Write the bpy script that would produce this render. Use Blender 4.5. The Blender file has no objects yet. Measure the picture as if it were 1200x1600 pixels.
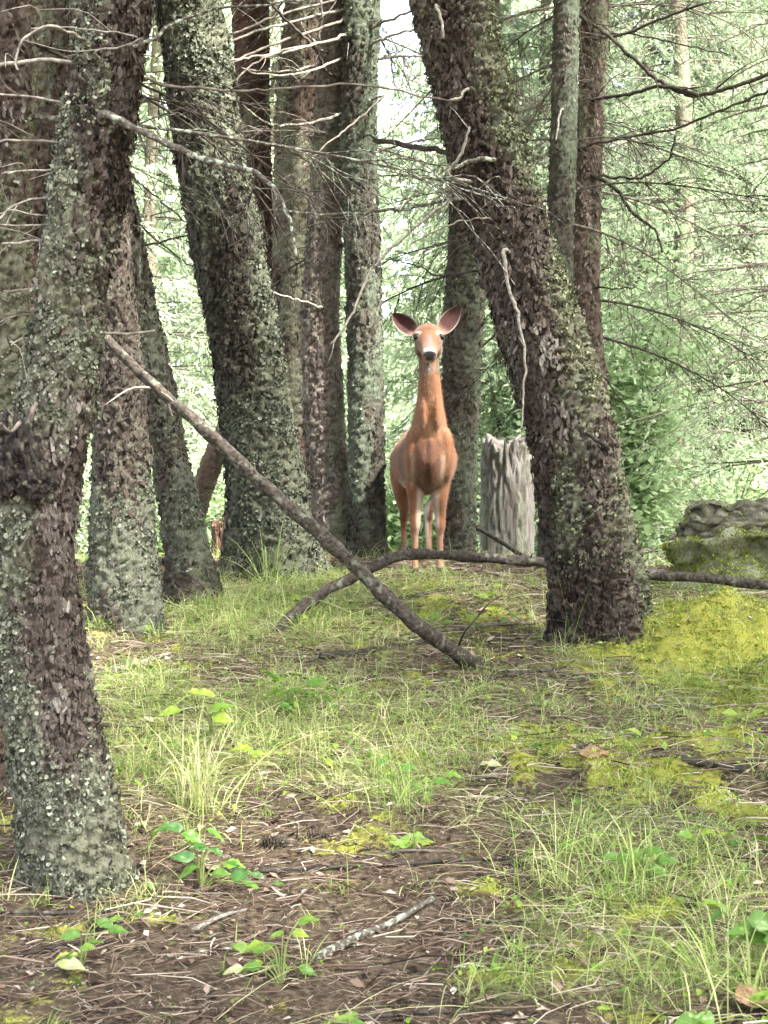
import bpy, bmesh, math, random
import numpy as np
from mathutils import Vector, Matrix
R = math.radians
rng = np.random.default_rng(7)
random.seed(7)
scene = bpy.context.scene
C = scene.collection

# ------------------------------------------------------------------ camera, sky, sun, exposure
F_PX, CAM_Z = 2311.0, 1.43            # focal length in photo pixels, eye height
cam = bpy.data.cameras.new('camera')
cam.sensor_fit = 'VERTICAL'; cam.sensor_height = 36.0; cam.lens = 52.0
cam.clip_start = 0.05; cam.clip_end = 2000
cam_o = bpy.data.objects.new('camera', cam); C.objects.link(cam_o)
cam_o.location = (0, 0, CAM_Z); cam_o.rotation_euler = (R(90), 0, 0)
cam.dof.use_dof = True; cam.dof.focus_distance = 5.8; cam.dof.aperture_fstop = 14.0
scene.camera = cam_o

SUN_EL, SUN_AZ = 50.0, 128.0          # azimuth clockwise from +Y (north), where the light comes from
world = bpy.data.worlds.new('World'); scene.world = world; world.use_nodes = True
wn = world.node_tree; wn.nodes.clear()
sky = wn.nodes.new('ShaderNodeTexSky'); sky.sky_type = 'NISHITA'; sky.sun_disc = False
sky.sun_elevation = R(SUN_EL); sky.sun_rotation = R(SUN_AZ); sky.air_density = 1.0; sky.dust_density = 4.0; sky.ozone_density = 0.6
bg = wn.nodes.new('ShaderNodeBackground'); bg.inputs['Strength'].default_value = 0.13
wo = wn.nodes.new('ShaderNodeOutputWorld')
bw = wn.nodes.new('ShaderNodeRGBToBW'); wmx = wn.nodes.new('ShaderNodeMix'); wmx.data_type = 'RGBA'; wmx.inputs[0].default_value = .68   # thin bright cloud: a whiter sky
wtint = wn.nodes.new('ShaderNodeMix'); wtint.data_type = 'RGBA'; wtint.blend_type = 'MULTIPLY'; wtint.inputs[0].default_value = 1.0; wtint.inputs[7].default_value = (.985, .99, 1.0, 1)
wn.links.new(sky.outputs[0], bw.inputs[0]); wn.links.new(sky.outputs[0], wmx.inputs[6]); wn.links.new(bw.outputs[0], wmx.inputs[7]); wn.links.new(wmx.outputs[2], wtint.inputs[6]); wn.links.new(wtint.outputs[2], bg.inputs[0]); wn.links.new(bg.outputs[0], wo.inputs[0])
sun = bpy.data.lights.new('sun', 'SUN'); sun.energy = 5.0; sun.angle = R(7); sun.color = (1.0, 0.95, 0.86)
sun_o = bpy.data.objects.new('sun', sun); C.objects.link(sun_o)
_d = Vector((math.sin(R(SUN_AZ)) * math.cos(R(SUN_EL)), math.cos(R(SUN_AZ)) * math.cos(R(SUN_EL)), math.sin(R(SUN_EL))))
sun_o.rotation_euler = _d.to_track_quat('Z', 'Y').to_euler(); sun_o.location = (0, 0, 40)
vs = scene.view_settings
vs.view_transform = 'Standard'; vs.look = 'None'; vs.gamma = 1.0; vs.use_curve_mapping = False
vs.exposure = 3.5
scene.cycles.use_denoising = True
scene.cycles.max_bounces = 6; scene.cycles.diffuse_bounces = 3; scene.cycles.glossy_bounces = 2
scene.cycles.transmission_bounces = 3; scene.cycles.transparent_max_bounces = 4
scene.cycles.sample_clamp_indirect = 6.0

# ------------------------------------------------------------------ numeric helpers
def _h(ix, iy, iz, seed):
    n = (ix.astype(np.int64) * 374761393 + iy.astype(np.int64) * 668265263 + iz.astype(np.int64) * 2147483647 + seed * 974711) & 0xffffffff
    n = ((n ^ (n >> 13)) * 1274126177) & 0xffffffff
    n = ((n ^ (n >> 16)) * 2246822519) & 0xffffffff
    return ((n ^ (n >> 15)) & 0xffffff) / float(0xffffff)
def vnoise(p, seed=0):
    i = np.floor(p); f = p - i; f = f * f * (3 - 2 * f); i = i.astype(np.int64)
    x, y, z = i[:, 0], i[:, 1], i[:, 2]; r = 0
    for a in (0, 1):
        wx = f[:, 0] if a else 1 - f[:, 0]
        for b in (0, 1):
            wy = f[:, 1] if b else 1 - f[:, 1]
            for c in (0, 1):
                wz = f[:, 2] if c else 1 - f[:, 2]
                r = r + wx * wy * wz * _h(x + a, y + b, z + c, seed)
    return r * 2 - 1
def fbm(p, seed=0, octv=4, gain=.5):
    r = 0; a = 1; s = 0
    for o in range(octv):
        r = r + a * vnoise(p * (2 ** o), seed + o * 17); s += a; a *= gain
    return r / s
def voronoi(p, seed=0):
    i = np.floor(p).astype(np.int64); f1 = np.full(len(p), 9.); f2 = f1.copy(); idv = np.zeros(len(p))
    for a in (-1, 0, 1):
        for b in (-1, 0, 1):
            for c in (-1, 0, 1):
                x, y, z = i[:, 0] + a, i[:, 1] + b, i[:, 2] + c
                h0 = _h(x, y, z, seed)
                q = np.stack([x + h0, y + _h(x, y, z, seed + 1), z + _h(x, y, z, seed + 2)], 1)
                d = np.sqrt(((q - p) ** 2).sum(1))
                n1 = d < f1
                f2 = np.where(n1, f1, np.minimum(f2, d)); idv = np.where(n1, h0, idv); f1 = np.where(n1, d, f1)
    return f1, f2, idv
def sstep(a, b, x):
    t = np.clip((x - a) / (b - a), 0, 1); return t * t * (3 - 2 * t)
def P(px, py, Y): return np.array([(px - 600) / F_PX * Y, Y, CAM_Z + (800 - py) / F_PX * Y])

# ground height -------------------------------------------------------------
_gy = np.array([-600, -10, -4, 0, 8.3, 8.9, 9.6, 11, 14, 20, 40, 100, 1200.])
_gh = np.array([-.9, -.9, -.5, 0, 1.054, 1.095, 1.06, .84, .55, .48, .62, 1.0, 1.0])
_ty = np.linspace(-30, 60, 3001); _th = np.interp(_ty, _gy, _gh)
_k = np.hanning(41); _k /= _k.sum(); _ts = np.convolve(np.pad(_th, 20, mode='edge'), _k, 'valid')
def base_h(y): return np.where((y > -29) & (y < 59), np.interp(y, _ty, _ts), np.interp(y, _gy, _gh))
MOUNDS = [(.3, 7.72, .75, .22, .085), (1.52, 6.55, .50, .21, .24), (1.85, 6.05, .35, .22, .10), (1.0, 4.9, .5, .3, .04), (-.9, 5.2, .6, .5, .05), (.1, 5.4, .5, .25, .03)]
HOLLOWS = [(1.62, 6.28, .22, .09, .09), (.28, 4.55, .2, .06, .03), (1.0, 4.62, .25, .06, .045), (-.75, 2.9, .3, .1, .03), (.1, 3.05, .25, .1, .025)]
def gz(x, y):
    x = np.atleast_1d(np.asarray(x, float)); y = np.atleast_1d(np.asarray(y, float))
    h = base_h(y)
    near = np.exp(-np.clip(np.abs(y - 6) - 6, 0, None) / 6)
    q = np.stack([x, y, np.zeros_like(x)], 1)
    h = h + near * (.06 * vnoise(q * .8, 3) + .03 * vnoise(q * 2.3, 4) + .012 * vnoise(q * 6, 5) + .006 * vnoise(q * 15, 6))
    for (a, b, rx, ry, w) in MOUNDS: h = h + w * np.exp(-((x - a) / rx) ** 2 - ((y - b) / ry) ** 2)
    for (a, b, rx, ry, w) in HOLLOWS: h = h - w * np.exp(-((x - a) / rx) ** 2 - ((y - b) / ry) ** 2)
    return h
def G(px, py):
    """ground point seen at a photo pixel"""
    Y = np.linspace(2.2, 12, 1961); x = (px - 600) / F_PX * Y; z = CAM_Z + (800 - py) / F_PX * Y
    below = z <= gz(x, Y)
    i = int(np.argmax(below)) if below.any() else len(Y) - 1
    return np.array([x[i], Y[i], gz(x[i], Y[i])[0]])

# ------------------------------------------------------------------ mesh helpers
class MB:
    def __init__(s): s.V = []; s.T = []; s.Q = []; s.A = {}; s.n = 0
    def add(s, V, T=None, Q=None, **attrs):
        V = np.asarray(V, float).reshape(-1, 3)
        if T is not None and len(T): s.T.append(np.asarray(T, np.int64).reshape(-1, 3) + s.n)
        if Q is not None and len(Q): s.Q.append(np.asarray(Q, np.int64).reshape(-1, 4) + s.n)
        for k, v in attrs.items():
            v = np.asarray(v, float); v = np.full(len(V), float(v)) if v.ndim == 0 else v
            s.A.setdefault(k, []).append(v)
        s.V.append(V); s.n += len(V)
    def mesh(s, name, mat=None, smooth=True):
        V = np.concatenate(s.V) if s.V else np.zeros((0, 3))
        T = np.concatenate(s.T) if s.T else np.zeros((0, 3), np.int64)
        Q = np.concatenate(s.Q) if s.Q else np.zeros((0, 4), np.int64)
        m = bpy.data.meshes.new(name)
        m.vertices.add(len(V)); m.vertices.foreach_set('co', V.astype(np.float32).ravel())
        nl = len(T) * 3 + len(Q) * 4
        m.loops.add(nl); m.loops.foreach_set('vertex_index', np.concatenate([T.ravel(), Q.ravel()]).astype(np.int32))
        m.polygons.add(len(T) + len(Q))
        st = np.concatenate([np.arange(len(T)) * 3, len(T) * 3 + np.arange(len(Q)) * 4]).astype(np.int32)
        m.polygons.foreach_set('loop_start', st)
        if smooth: m.polygons.foreach_set('use_smooth', np.ones(len(T) + len(Q), bool))
        for k, v in s.A.items():
            v = np.concatenate(v)
            if v.ndim == 2:
                a = m.attributes.new(k, 'FLOAT_COLOR', 'POINT'); c = np.ones((len(v), 4)); c[:, :3] = v
                a.data.foreach_set('color', c.astype(np.float32).ravel())
            else:
                a = m.attributes.new(k, 'FLOAT', 'POINT'); a.data.foreach_set('value', v.astype(np.float32))
        m.update(calc_edges=True); m.validate()
        if mat: m.materials.append(mat)
        return m
def link(name, data, parent=None, loc=None):
    o = bpy.data.objects.new(name, data); C.objects.link(o)
    if parent: o.parent = parent
    if loc is not None: o.location = loc
    return o
def tag(o, label=None, cat=None, group=None, kind=None):
    if label: o['label'] = label
    if cat: o['category'] = cat
    if group: o['group'] = group
    if kind: o['kind'] = kind
    return o
def frames(p):
    t = np.gradient(p, axis=0); t /= np.linalg.norm(t, axis=1)[:, None] + 1e-12
    u = np.cross(t[0], [0, 0, 1.]);
    if np.linalg.norm(u) < 1e-3: u = np.cross(t[0], [0, 1., 0])
    u /= np.linalg.norm(u); us = [u]
    for i in range(1, len(p)):
        u = u - t[i] * np.dot(u, t[i]); u /= np.linalg.norm(u) + 1e-12; us.append(u)
    us = np.array(us); return t, us, np.cross(t, us)
def tube(p, r, k=6, cap=True, prof=None):
    p = np.asarray(p, float); r = np.asarray(r, float); n = len(p)
    t, u, v = frames(p); a = np.arange(k) / k * 2 * np.pi
    rr = r[:, None] * (np.ones((n, k)) if prof is None else prof)
    V = p[:, None] + rr[..., None] * (np.cos(a)[None, :, None] * u[:, None] + np.sin(a)[None, :, None] * v[:, None])
    V = V.reshape(-1, 3)
    i = np.arange(n - 1)[:, None] * k; j = np.arange(k)[None]
    Q = np.stack([i + j, i + (j + 1) % k, i + k + (j + 1) % k, i + k + j], -1).reshape(-1, 4)
    T = []
    if cap:
        V = np.concatenate([V, p[:1], p[-1:]]); b = n * k
        for q in range(k):
            T.append([b, (q + 1) % k, q]); T.append([b + 1, (n - 1) * k + q, (n - 1) * k + (q + 1) % k])
    return V, T, Q
def spline(p, n):
    p = np.asarray(p, float); q = np.concatenate([[2 * p[0] - p[1]], p, [2 * p[-1] - p[-2]]])
    t = np.linspace(0, len(p) - 1 - 1e-9, n); i = t.astype(int); f = (t - i)[:, None]
    a, b, c, d = q[i], q[i + 1], q[i + 2], q[i + 3]
    return .5 * (2 * b + (c - a) * f + (2 * a - 5 * b + 4 * c - d) * f ** 2 + (3 * b - a - 3 * c + d) * f ** 3)

# ------------------------------------------------------------------ materials
def mat(name):
    m = bpy.data.materials.new(name); m.use_nodes = True; nt = m.node_tree; nt.nodes.clear()
    out = nt.nodes.new('ShaderNodeOutputMaterial'); return m, nt, out
def node(nt, t, **kw):
    n = nt.nodes.new(t)
    for k, v in kw.items():
        if k.startswith('i_'):
            n.inputs[k[2:].replace('_', ' ')].default_value = v
        else: setattr(n, k, v)
    return n
def lk(nt, a, b): nt.links.new(a, b)
def mixc(nt, fac, a, b, mode='MIX'):
    n = nt.nodes.new('ShaderNodeMix'); n.data_type = 'RGBA'; n.blend_type = mode
    for s, v in ((n.inputs[0], fac), (n.inputs[6], a), (n.inputs[7], b)):
        if hasattr(v, 'links') or hasattr(v, 'is_linked'): lk(nt, v, s)
        elif isinstance(v, (int, float)): s.default_value = v
        else: s.default_value = (*v, 1) if len(v) == 3 else v
    return n.outputs[2]
def noise(nt, co, scale, detail=4, rough=.6):
    n = node(nt, 'ShaderNodeTexNoise'); n.inputs['Scale'].default_value = scale; n.inputs['Detail'].default_value = detail
    n.inputs['Roughness'].default_value = rough
    if co is not None: lk(nt, co, n.inputs['Vector'])
    return n.outputs['Fac']
def ramp(nt, fac, stops):
    n = node(nt, 'ShaderNodeValToRGB'); e = n.color_ramp.elements
    while len(e) < len(stops): e.new(.5)
    for q, (p, c) in enumerate(stops):
        e[q].position = p; e[q].color = (*c, 1) if not isinstance(c, (int, float)) else (c, c, c, 1)
    lk(nt, fac, n.inputs[0]); return n.outputs[0]
def attr(nt, name, col=False):
    n = node(nt, 'ShaderNodeAttribute'); n.attribute_name = name; return n.outputs['Color' if col else 'Fac']
def principled(nt, out, col, rough=.85, spec=.3, bump=None, bstr=.5, bdist=.01):
    p = node(nt, 'ShaderNodeBsdfPrincipled')
    if isinstance(col, tuple): p.inputs['Base Color'].default_value = (*col, 1)
    else: lk(nt, col, p.inputs['Base Color'])
    p.inputs['Roughness'].default_value = rough; p.inputs['Specular IOR Level'].default_value = spec
    if bump is not None:
        b = node(nt, 'ShaderNodeBump'); b.inputs['Strength'].default_value = bstr; b.inputs['Distance'].default_value = bdist
        lk(nt, bump, b.inputs['Height']); lk(nt, b.outputs[0], p.inputs['Normal'])
    lk(nt, p.outputs[0], out.inputs[0]); return p
def mapping(nt, sc=(1, 1, 1), kind='Object'):
    tc = node(nt, 'ShaderNodeTexCoord'); mp = node(nt, 'ShaderNodeMapping'); mp.inputs['Scale'].default_value = sc
    lk(nt, tc.outputs[kind], mp.inputs[0]); return mp.outputs[0]
def bark_mat(name, dark=(.038, .031, .027), light=(.20, .168, .145), red=(.115, .066, .05), redness=.4, lichen=(.24, .25, .175), lich=.4, inner=(.075, .042, .032)):
    m, nt, out = mat(name)
    kd = .66; dark, light, red, inner = (tuple(v * kd for v in q) for q in (dark, light, red, inner)); lichen = tuple(v * .8 for v in lichen)
    c1 = mapping(nt, (1, 1, .35)); c2 = mapping(nt)
    n1 = noise(nt, c1, 26, 6, .65); n2 = noise(nt, c2, 4.5, 4, .6); n3 = noise(nt, c1, 90, 4, .7); n4 = noise(nt, c2, 34, 5, .7)
    base = mixc(nt, ramp(nt, n1, [(.3, 0.), (.7, 1.)]), dark, light)
    base = mixc(nt, ramp(nt, n2, [(.62 - .3 * redness, 0.), (.75 - .25 * redness, .6)]), base, mixc(nt, n3, tuple(v * .45 for v in red), red))
    pv = attr(nt, 'plate')
    base = mixc(nt, pv, inner, base)
    base = mixc(nt, ramp(nt, attr(nt, 'tone'), [(0, 0.), (1, .55)]), base, light)
    lm = node(nt, 'ShaderNodeMath', operation='MULTIPLY_ADD'); lk(nt, attr(nt, 'lich'), lm.inputs[0]); lm.inputs[1].default_value = .55
    lk(nt, n4, lm.inputs[2])
    lf = ramp(nt, lm.outputs[0], [(.74 - .18 * lich, 0.), (.88 - .18 * lich, .8)])
    lcol = mixc(nt, ramp(nt, n3, [(.35, 0.), (.65, 1.)]), tuple(x * .55 for x in lichen), lichen)
    base = mixc(nt, lf, base, lcol)
    hgt = node(nt, 'ShaderNodeMath', operation='ADD'); lk(nt, n1, hgt.inputs[0]); lk(nt, n3, hgt.inputs[1])
    principled(nt, out, base, .95, .08, hgt.outputs[0], 1.0, .012)
    return m
def leaf_mat(name, stops, trans=.35, rough=.5, spec=.3, att='var', nscale=None):
    m, nt, out = mat(name)
    col = ramp(nt, attr(nt, att), stops)
    if nscale:
        col = mixc(nt, ramp(nt, noise(nt, mapping(nt), nscale, 3), [(.35, 0.), (.65, .6)]), col, tuple(x * .6 for x in stops[0][1]))
    p = node(nt, 'ShaderNodeBsdfPrincipled'); p.inputs['Roughness'].default_value = rough; p.inputs['Specular IOR Level'].default_value = spec
    t = node(nt, 'ShaderNodeBsdfTranslucent'); mx = node(nt, 'ShaderNodeMixShader'); mx.inputs[0].default_value = trans
    lk(nt, col, p.inputs['Base Color']); lk(nt, col, t.inputs[0]); lk(nt, p.outputs[0], mx.inputs[1]); lk(nt, t.outputs[0], mx.inputs[2])
    lk(nt, mx.outputs[0], out.inputs[0]); return m
def stick_mat(name, a, b, lichen=None, amount=.4, scale=30):
    m, nt, out = mat(name); c = mapping(nt)
    n1 = noise(nt, c, scale, 5, .65); n2 = noise(nt, c, scale * .4, 4, .6)
    col = mixc(nt, ramp(nt, n1, [(.35, 0.), (.68, 1.)]), a, b)
    if lichen: col = mixc(nt, ramp(nt, n2, [(.7 - amount * .45, 0.), (.78 - amount * .45, 1.)]), col, lichen)
    principled(nt, out, col, .9, .15, n1, .7, .004); return m

M_TWIG = stick_mat('dead_twig', (.06, .05, .043), (.22, .19, .165))
M_PALE = stick_mat('pale_twig', (.11, .095, .08), (.33, .305, .27), None, .4, 60)
M_DARKTWIG = stick_mat('dark_twig', (.02, .017, .015), (.075, .063, .054))
M_MOSSTWIG = stick_mat('lichen_twig', (.04, .034, .028), (.13, .11, .095), (.30, .33, .26), .42, 130)
M_LOG = stick_mat('fallen_pole', (.016, .013, .011), (.095, .08, .068), (.13, .135, .105), .32, 60)
M_LICH = leaf_mat('lichen_flake', [(0, (.028, .030, .020)), (.4, (.095, .102, .072)), (.75, (.17, .18, .132)), (1, (.28, .29, .225))], .12, .9, .1)
M_LICHDK = leaf_mat('lichen_flake_grey', [(0, (.020, .023, .016)), (.4, (.07, .078, .057)), (.75, (.125, .136, .104)), (1, (.22, .235, .185))], .12, .9, .1)
M_SCALE = leaf_mat('bark_scale', [(0, (.010, .008, .007)), (.35, (.042, .034, .029)), (.6, (.08, .064, .056)), (.8, (.13, .113, .10)), (1, (.21, .195, .178))], .02, .95, .06)
M_SCALEP = leaf_mat('bark_scale_pale', [(0, (.035, .029, .026)), (.4, (.10, .083, .072)), (.75, (.19, .165, .147)), (1, (.32, .29, .26))], .02, .95, .06)
M_SCALEG = leaf_mat('bark_scale_grey', [(0, (.012, .011, .009)), (.4, (.042, .038, .032)), (.75, (.09, .088, .076)), (1, (.18, .178, .158))], .02, .95, .06)
M_MOSSFL = leaf_mat('moss_flake', [(0, (.020, .022, .012)), (.4, (.065, .073, .040)), (.7, (.14, .15, .088)), (1, (.29, .305, .20))], .15, .9, .1)
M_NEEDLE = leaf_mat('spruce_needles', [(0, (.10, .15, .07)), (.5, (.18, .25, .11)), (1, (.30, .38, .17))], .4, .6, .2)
M_NEEDLE2 = leaf_mat('hemlock_needles', [(0, (.17, .22, .14)), (.5, (.28, .355, .225)), (1, (.38, .465, .30))], .5, .6, .2)  # background haze is put into this paler needle colour
M_MAPLE = leaf_mat('broad_leaves', [(0, (.24, .34, .18)), (.5, (.35, .46, .26)), (1, (.46, .57, .35))], .5, .5, .3)
M_GRASS = leaf_mat('grass_blades', [(0, (.10, .18, .03)), (.4, (.24, .33, .08)), (.7, (.44, .48, .20)), (1, (.62, .56, .36))], .35, .5, .3)
M_MOSS = leaf_mat('moss_fronds', [(0, (.15, .165, .02)), (.4, (.31, .37, .075)), (.75, (.46, .51, .13)), (1, (.60, .61, .26))], .35, .8, .1)
M_LEAF = leaf_mat('herb_leaf', [(0, (.045, .14, .03)), (.35, (.15, .285, .035)), (.65, (.28, .40, .05)), (.85, (.43, .48, .055)), (1, (.52, .48, .34))], .3, .38, .45, 'var', 70)
M_FALLEN = stick_mat('dead_leaf', (.22, .12, .07), (.40, .26, .17))
M_LITTER = leaf_mat('needle_litter', [(0, (.018, .012, .010)), (.35, (.11, .07, .052)), (.65, (.25, .18, .135)), (1, (.52, .45, .37))], .05, .85, .15)

# ------------------------------------------------------------------ ground
def world_blob(px, py, rx, ry, w):
    p = G(px, py); Y = p[1]
    return p[0], Y, rx * Y / F_PX, max(.05, ry * Y * Y / (F_PX * 1.45)), w
MOSS_B = [world_blob(*b) for b in [(1080, 975, 125, 45, 1.9), (1170, 1040, 80, 45, 1.7), (960, 1045, 60, 25, .8), (1060, 1165, 150, 30, 1.1), (880, 1165, 80, 22, .9),
    (1000, 1225, 120, 30, .9), (790, 1175, 60, 18, .7), (480, 1165, 60, 22, .7), (560, 1310, 50, 12, .5), (780, 1390, 60, 15, .5), (850, 1500, 90, 30, .6), (990, 1430, 90, 35, .7),
    (60, 1465, 60, 16, .6), (300, 1045, 30, 12, .8), (700, 965, 90, 14, .8), (900, 945, 30, 20, .7), (450, 1580, 90, 18, .5), (1150, 1260, 80, 30, .6), (270, 1440, 50, 10, .5)]]
GRASS_B = [world_blob(*b) for b in [(300, 1190, 110, 70, 1.1), (480, 1100, 120, 50, .9), (610, 1210, 80, 50, .9), (210, 1085, 70, 60, .9), (350, 975, 110, 35, .9), (520, 955, 80, 35, 1.),
    (1010, 1350, 150, 70, 1.), (900, 1440, 90, 70, .9), (1020, 1520, 160, 60, 1.1), (800, 1545, 80, 30, .8), (1100, 1090, 100, 35, .7), (690, 1120, 70, 40, .6), (1120, 890, 60, 25, .9),
    (430, 925, 60, 25, 1.2), (330, 935, 40, 22, 1.2), (720, 910, 90, 12, .4), (860, 1080, 120, 35, .5), (1150, 1420, 80, 100, .8), (900, 1290, 120, 40, .6)]]
def blobs(B, x, y):
    r = 0
    for (a, b, rx, ry, w) in B: r = r + w * np.exp(-((x - a) / rx) ** 2 - ((y - b) / ry) ** 2)
    return r
def moss_mask(x, y):
    q = np.stack([x, y, 0 * x], 1)
    return np.clip(blobs(MOSS_B, x, y) * (1 + .9 * fbm(q * 4, 31, 3)) * .8 + .05 + .25 * fbm(q * 2.2, 32, 3) + .62 * fbm(q * 9, 33, 4), 0, 1.2)
def grass_mask(x, y):
    q = np.stack([x, y, 0 * x], 1)
    near = blobs(GRASS_B, x, y) * (1 + .6 * fbm(q * 3, 41, 3)) + -.0 + .06 + .6 * sstep(3.7, 4.6, y + .35 * x) * (1 - sstep(7.6, 8.6, y)) * (.6 + fbm(q * 2, 43, 2))
    return np.clip(np.maximum(near, sstep(8.7, 9.6, y) * .9), 0, 1.4)
def surf(x, y, m_=None):
    """ground height with crumbs of soil and clumped moss cushions"""
    q = np.stack([x, y, 0 * x], 1); m_ = moss_mask(x, y) if m_ is None else m_
    f1, _, idv = voronoi(q * 9 + .5 * vnoise(q * 9, 2)[:, None], 77)
    near = (y > 1) & (y < 12) & (np.abs(x) < 4)
    return gz(x, y) + near * (.012 * fbm(q * 30, 9, 3) + np.clip(m_, 0, 1) * (.006 + .062 * np.clip(.8 - f1, 0, 1) * (.4 + idv)))
def axis(fine0, fine1, step, far0, far1):
    mid = list(np.arange(fine0, fine1, step)); a = []; s = step; v = fine0
    while v > far0: s *= 1.25; v -= s; a.append(v)
    b = []; s = step; v = mid[-1]
    while v < far1: s *= 1.25; v += s; b.append(v)
    return np.array(a[::-1] + mid + b)
gx = axis(-3.0, 3.0, .022, -700, 700); gyy = axis(2.0, 9.6, .022, -60, 1100)
XX, YY = np.meshgrid(gx, gyy); xs, ys = XX.ravel(), YY.ravel()
mm = moss_mask(xs, ys); zs = surf(xs, ys, mm)
nx = len(gx); ii = (np.arange(len(gyy) - 1)[:, None] * nx + np.arange(nx - 1)[None]).ravel()
gb = MB(); gb.add(np.stack([xs, ys, zs], 1), Q=np.stack([ii, ii + 1, ii + nx + 1, ii + nx], 1), moss=mm, grass=grass_mask(xs, ys))
m, nt, out = mat('forest_floor'); co = mapping(nt)
n1 = noise(nt, co, 55, 6, .7); n2 = noise(nt, co, 9, 5, .65); n3 = noise(nt, co, 190, 4, .7)
soil = ramp(nt, n1, [(.32, (.009, .007, .006)), (.5, (.05, .036, .026)), (.68, (.19, .148, .108))])
soil = mixc(nt, ramp(nt, n2, [(.40, 0.), (.62, .45)]), soil, (.12, .095, .06))
mossc = ramp(nt, n3, [(.3, (.12, .125, .025)), (.7, (.36, .36, .075))])
grc = ramp(nt, n1, [(.3, (.10, .12, .04)), (.7, (.32, .34, .15))])
mf = node(nt, 'ShaderNodeMath', operation='MULTIPLY_ADD'); lk(nt, attr(nt, 'moss'), mf.inputs[0]); mf.inputs[1].default_value = 1.1
nn = node(nt, 'ShaderNodeMath', operation='SUBTRACT'); lk(nt, n1, nn.inputs[0]); nn.inputs[1].default_value = .55; lk(nt, nn.outputs[0], mf.inputs[2])
gf = node(nt, 'ShaderNodeMath', operation='MULTIPLY_ADD'); lk(nt, attr(nt, 'grass'), gf.inputs[0]); gf.inputs[1].default_value = .8; lk(nt, nn.outputs[0], gf.inputs[2])
col = mixc(nt, ramp(nt, gf.outputs[0], [(.15, 0.), (.8, .75)]), soil, grc)
col = mixc(nt, ramp(nt, mf.outputs[0], [(.25, 0.), (.5, 1.)]), col, mossc)
principled(nt, out, col, .95, .1, n1, .8, .012)
ground = tag(link('ground', gb.mesh('ground', m)), kind='structure')

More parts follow.
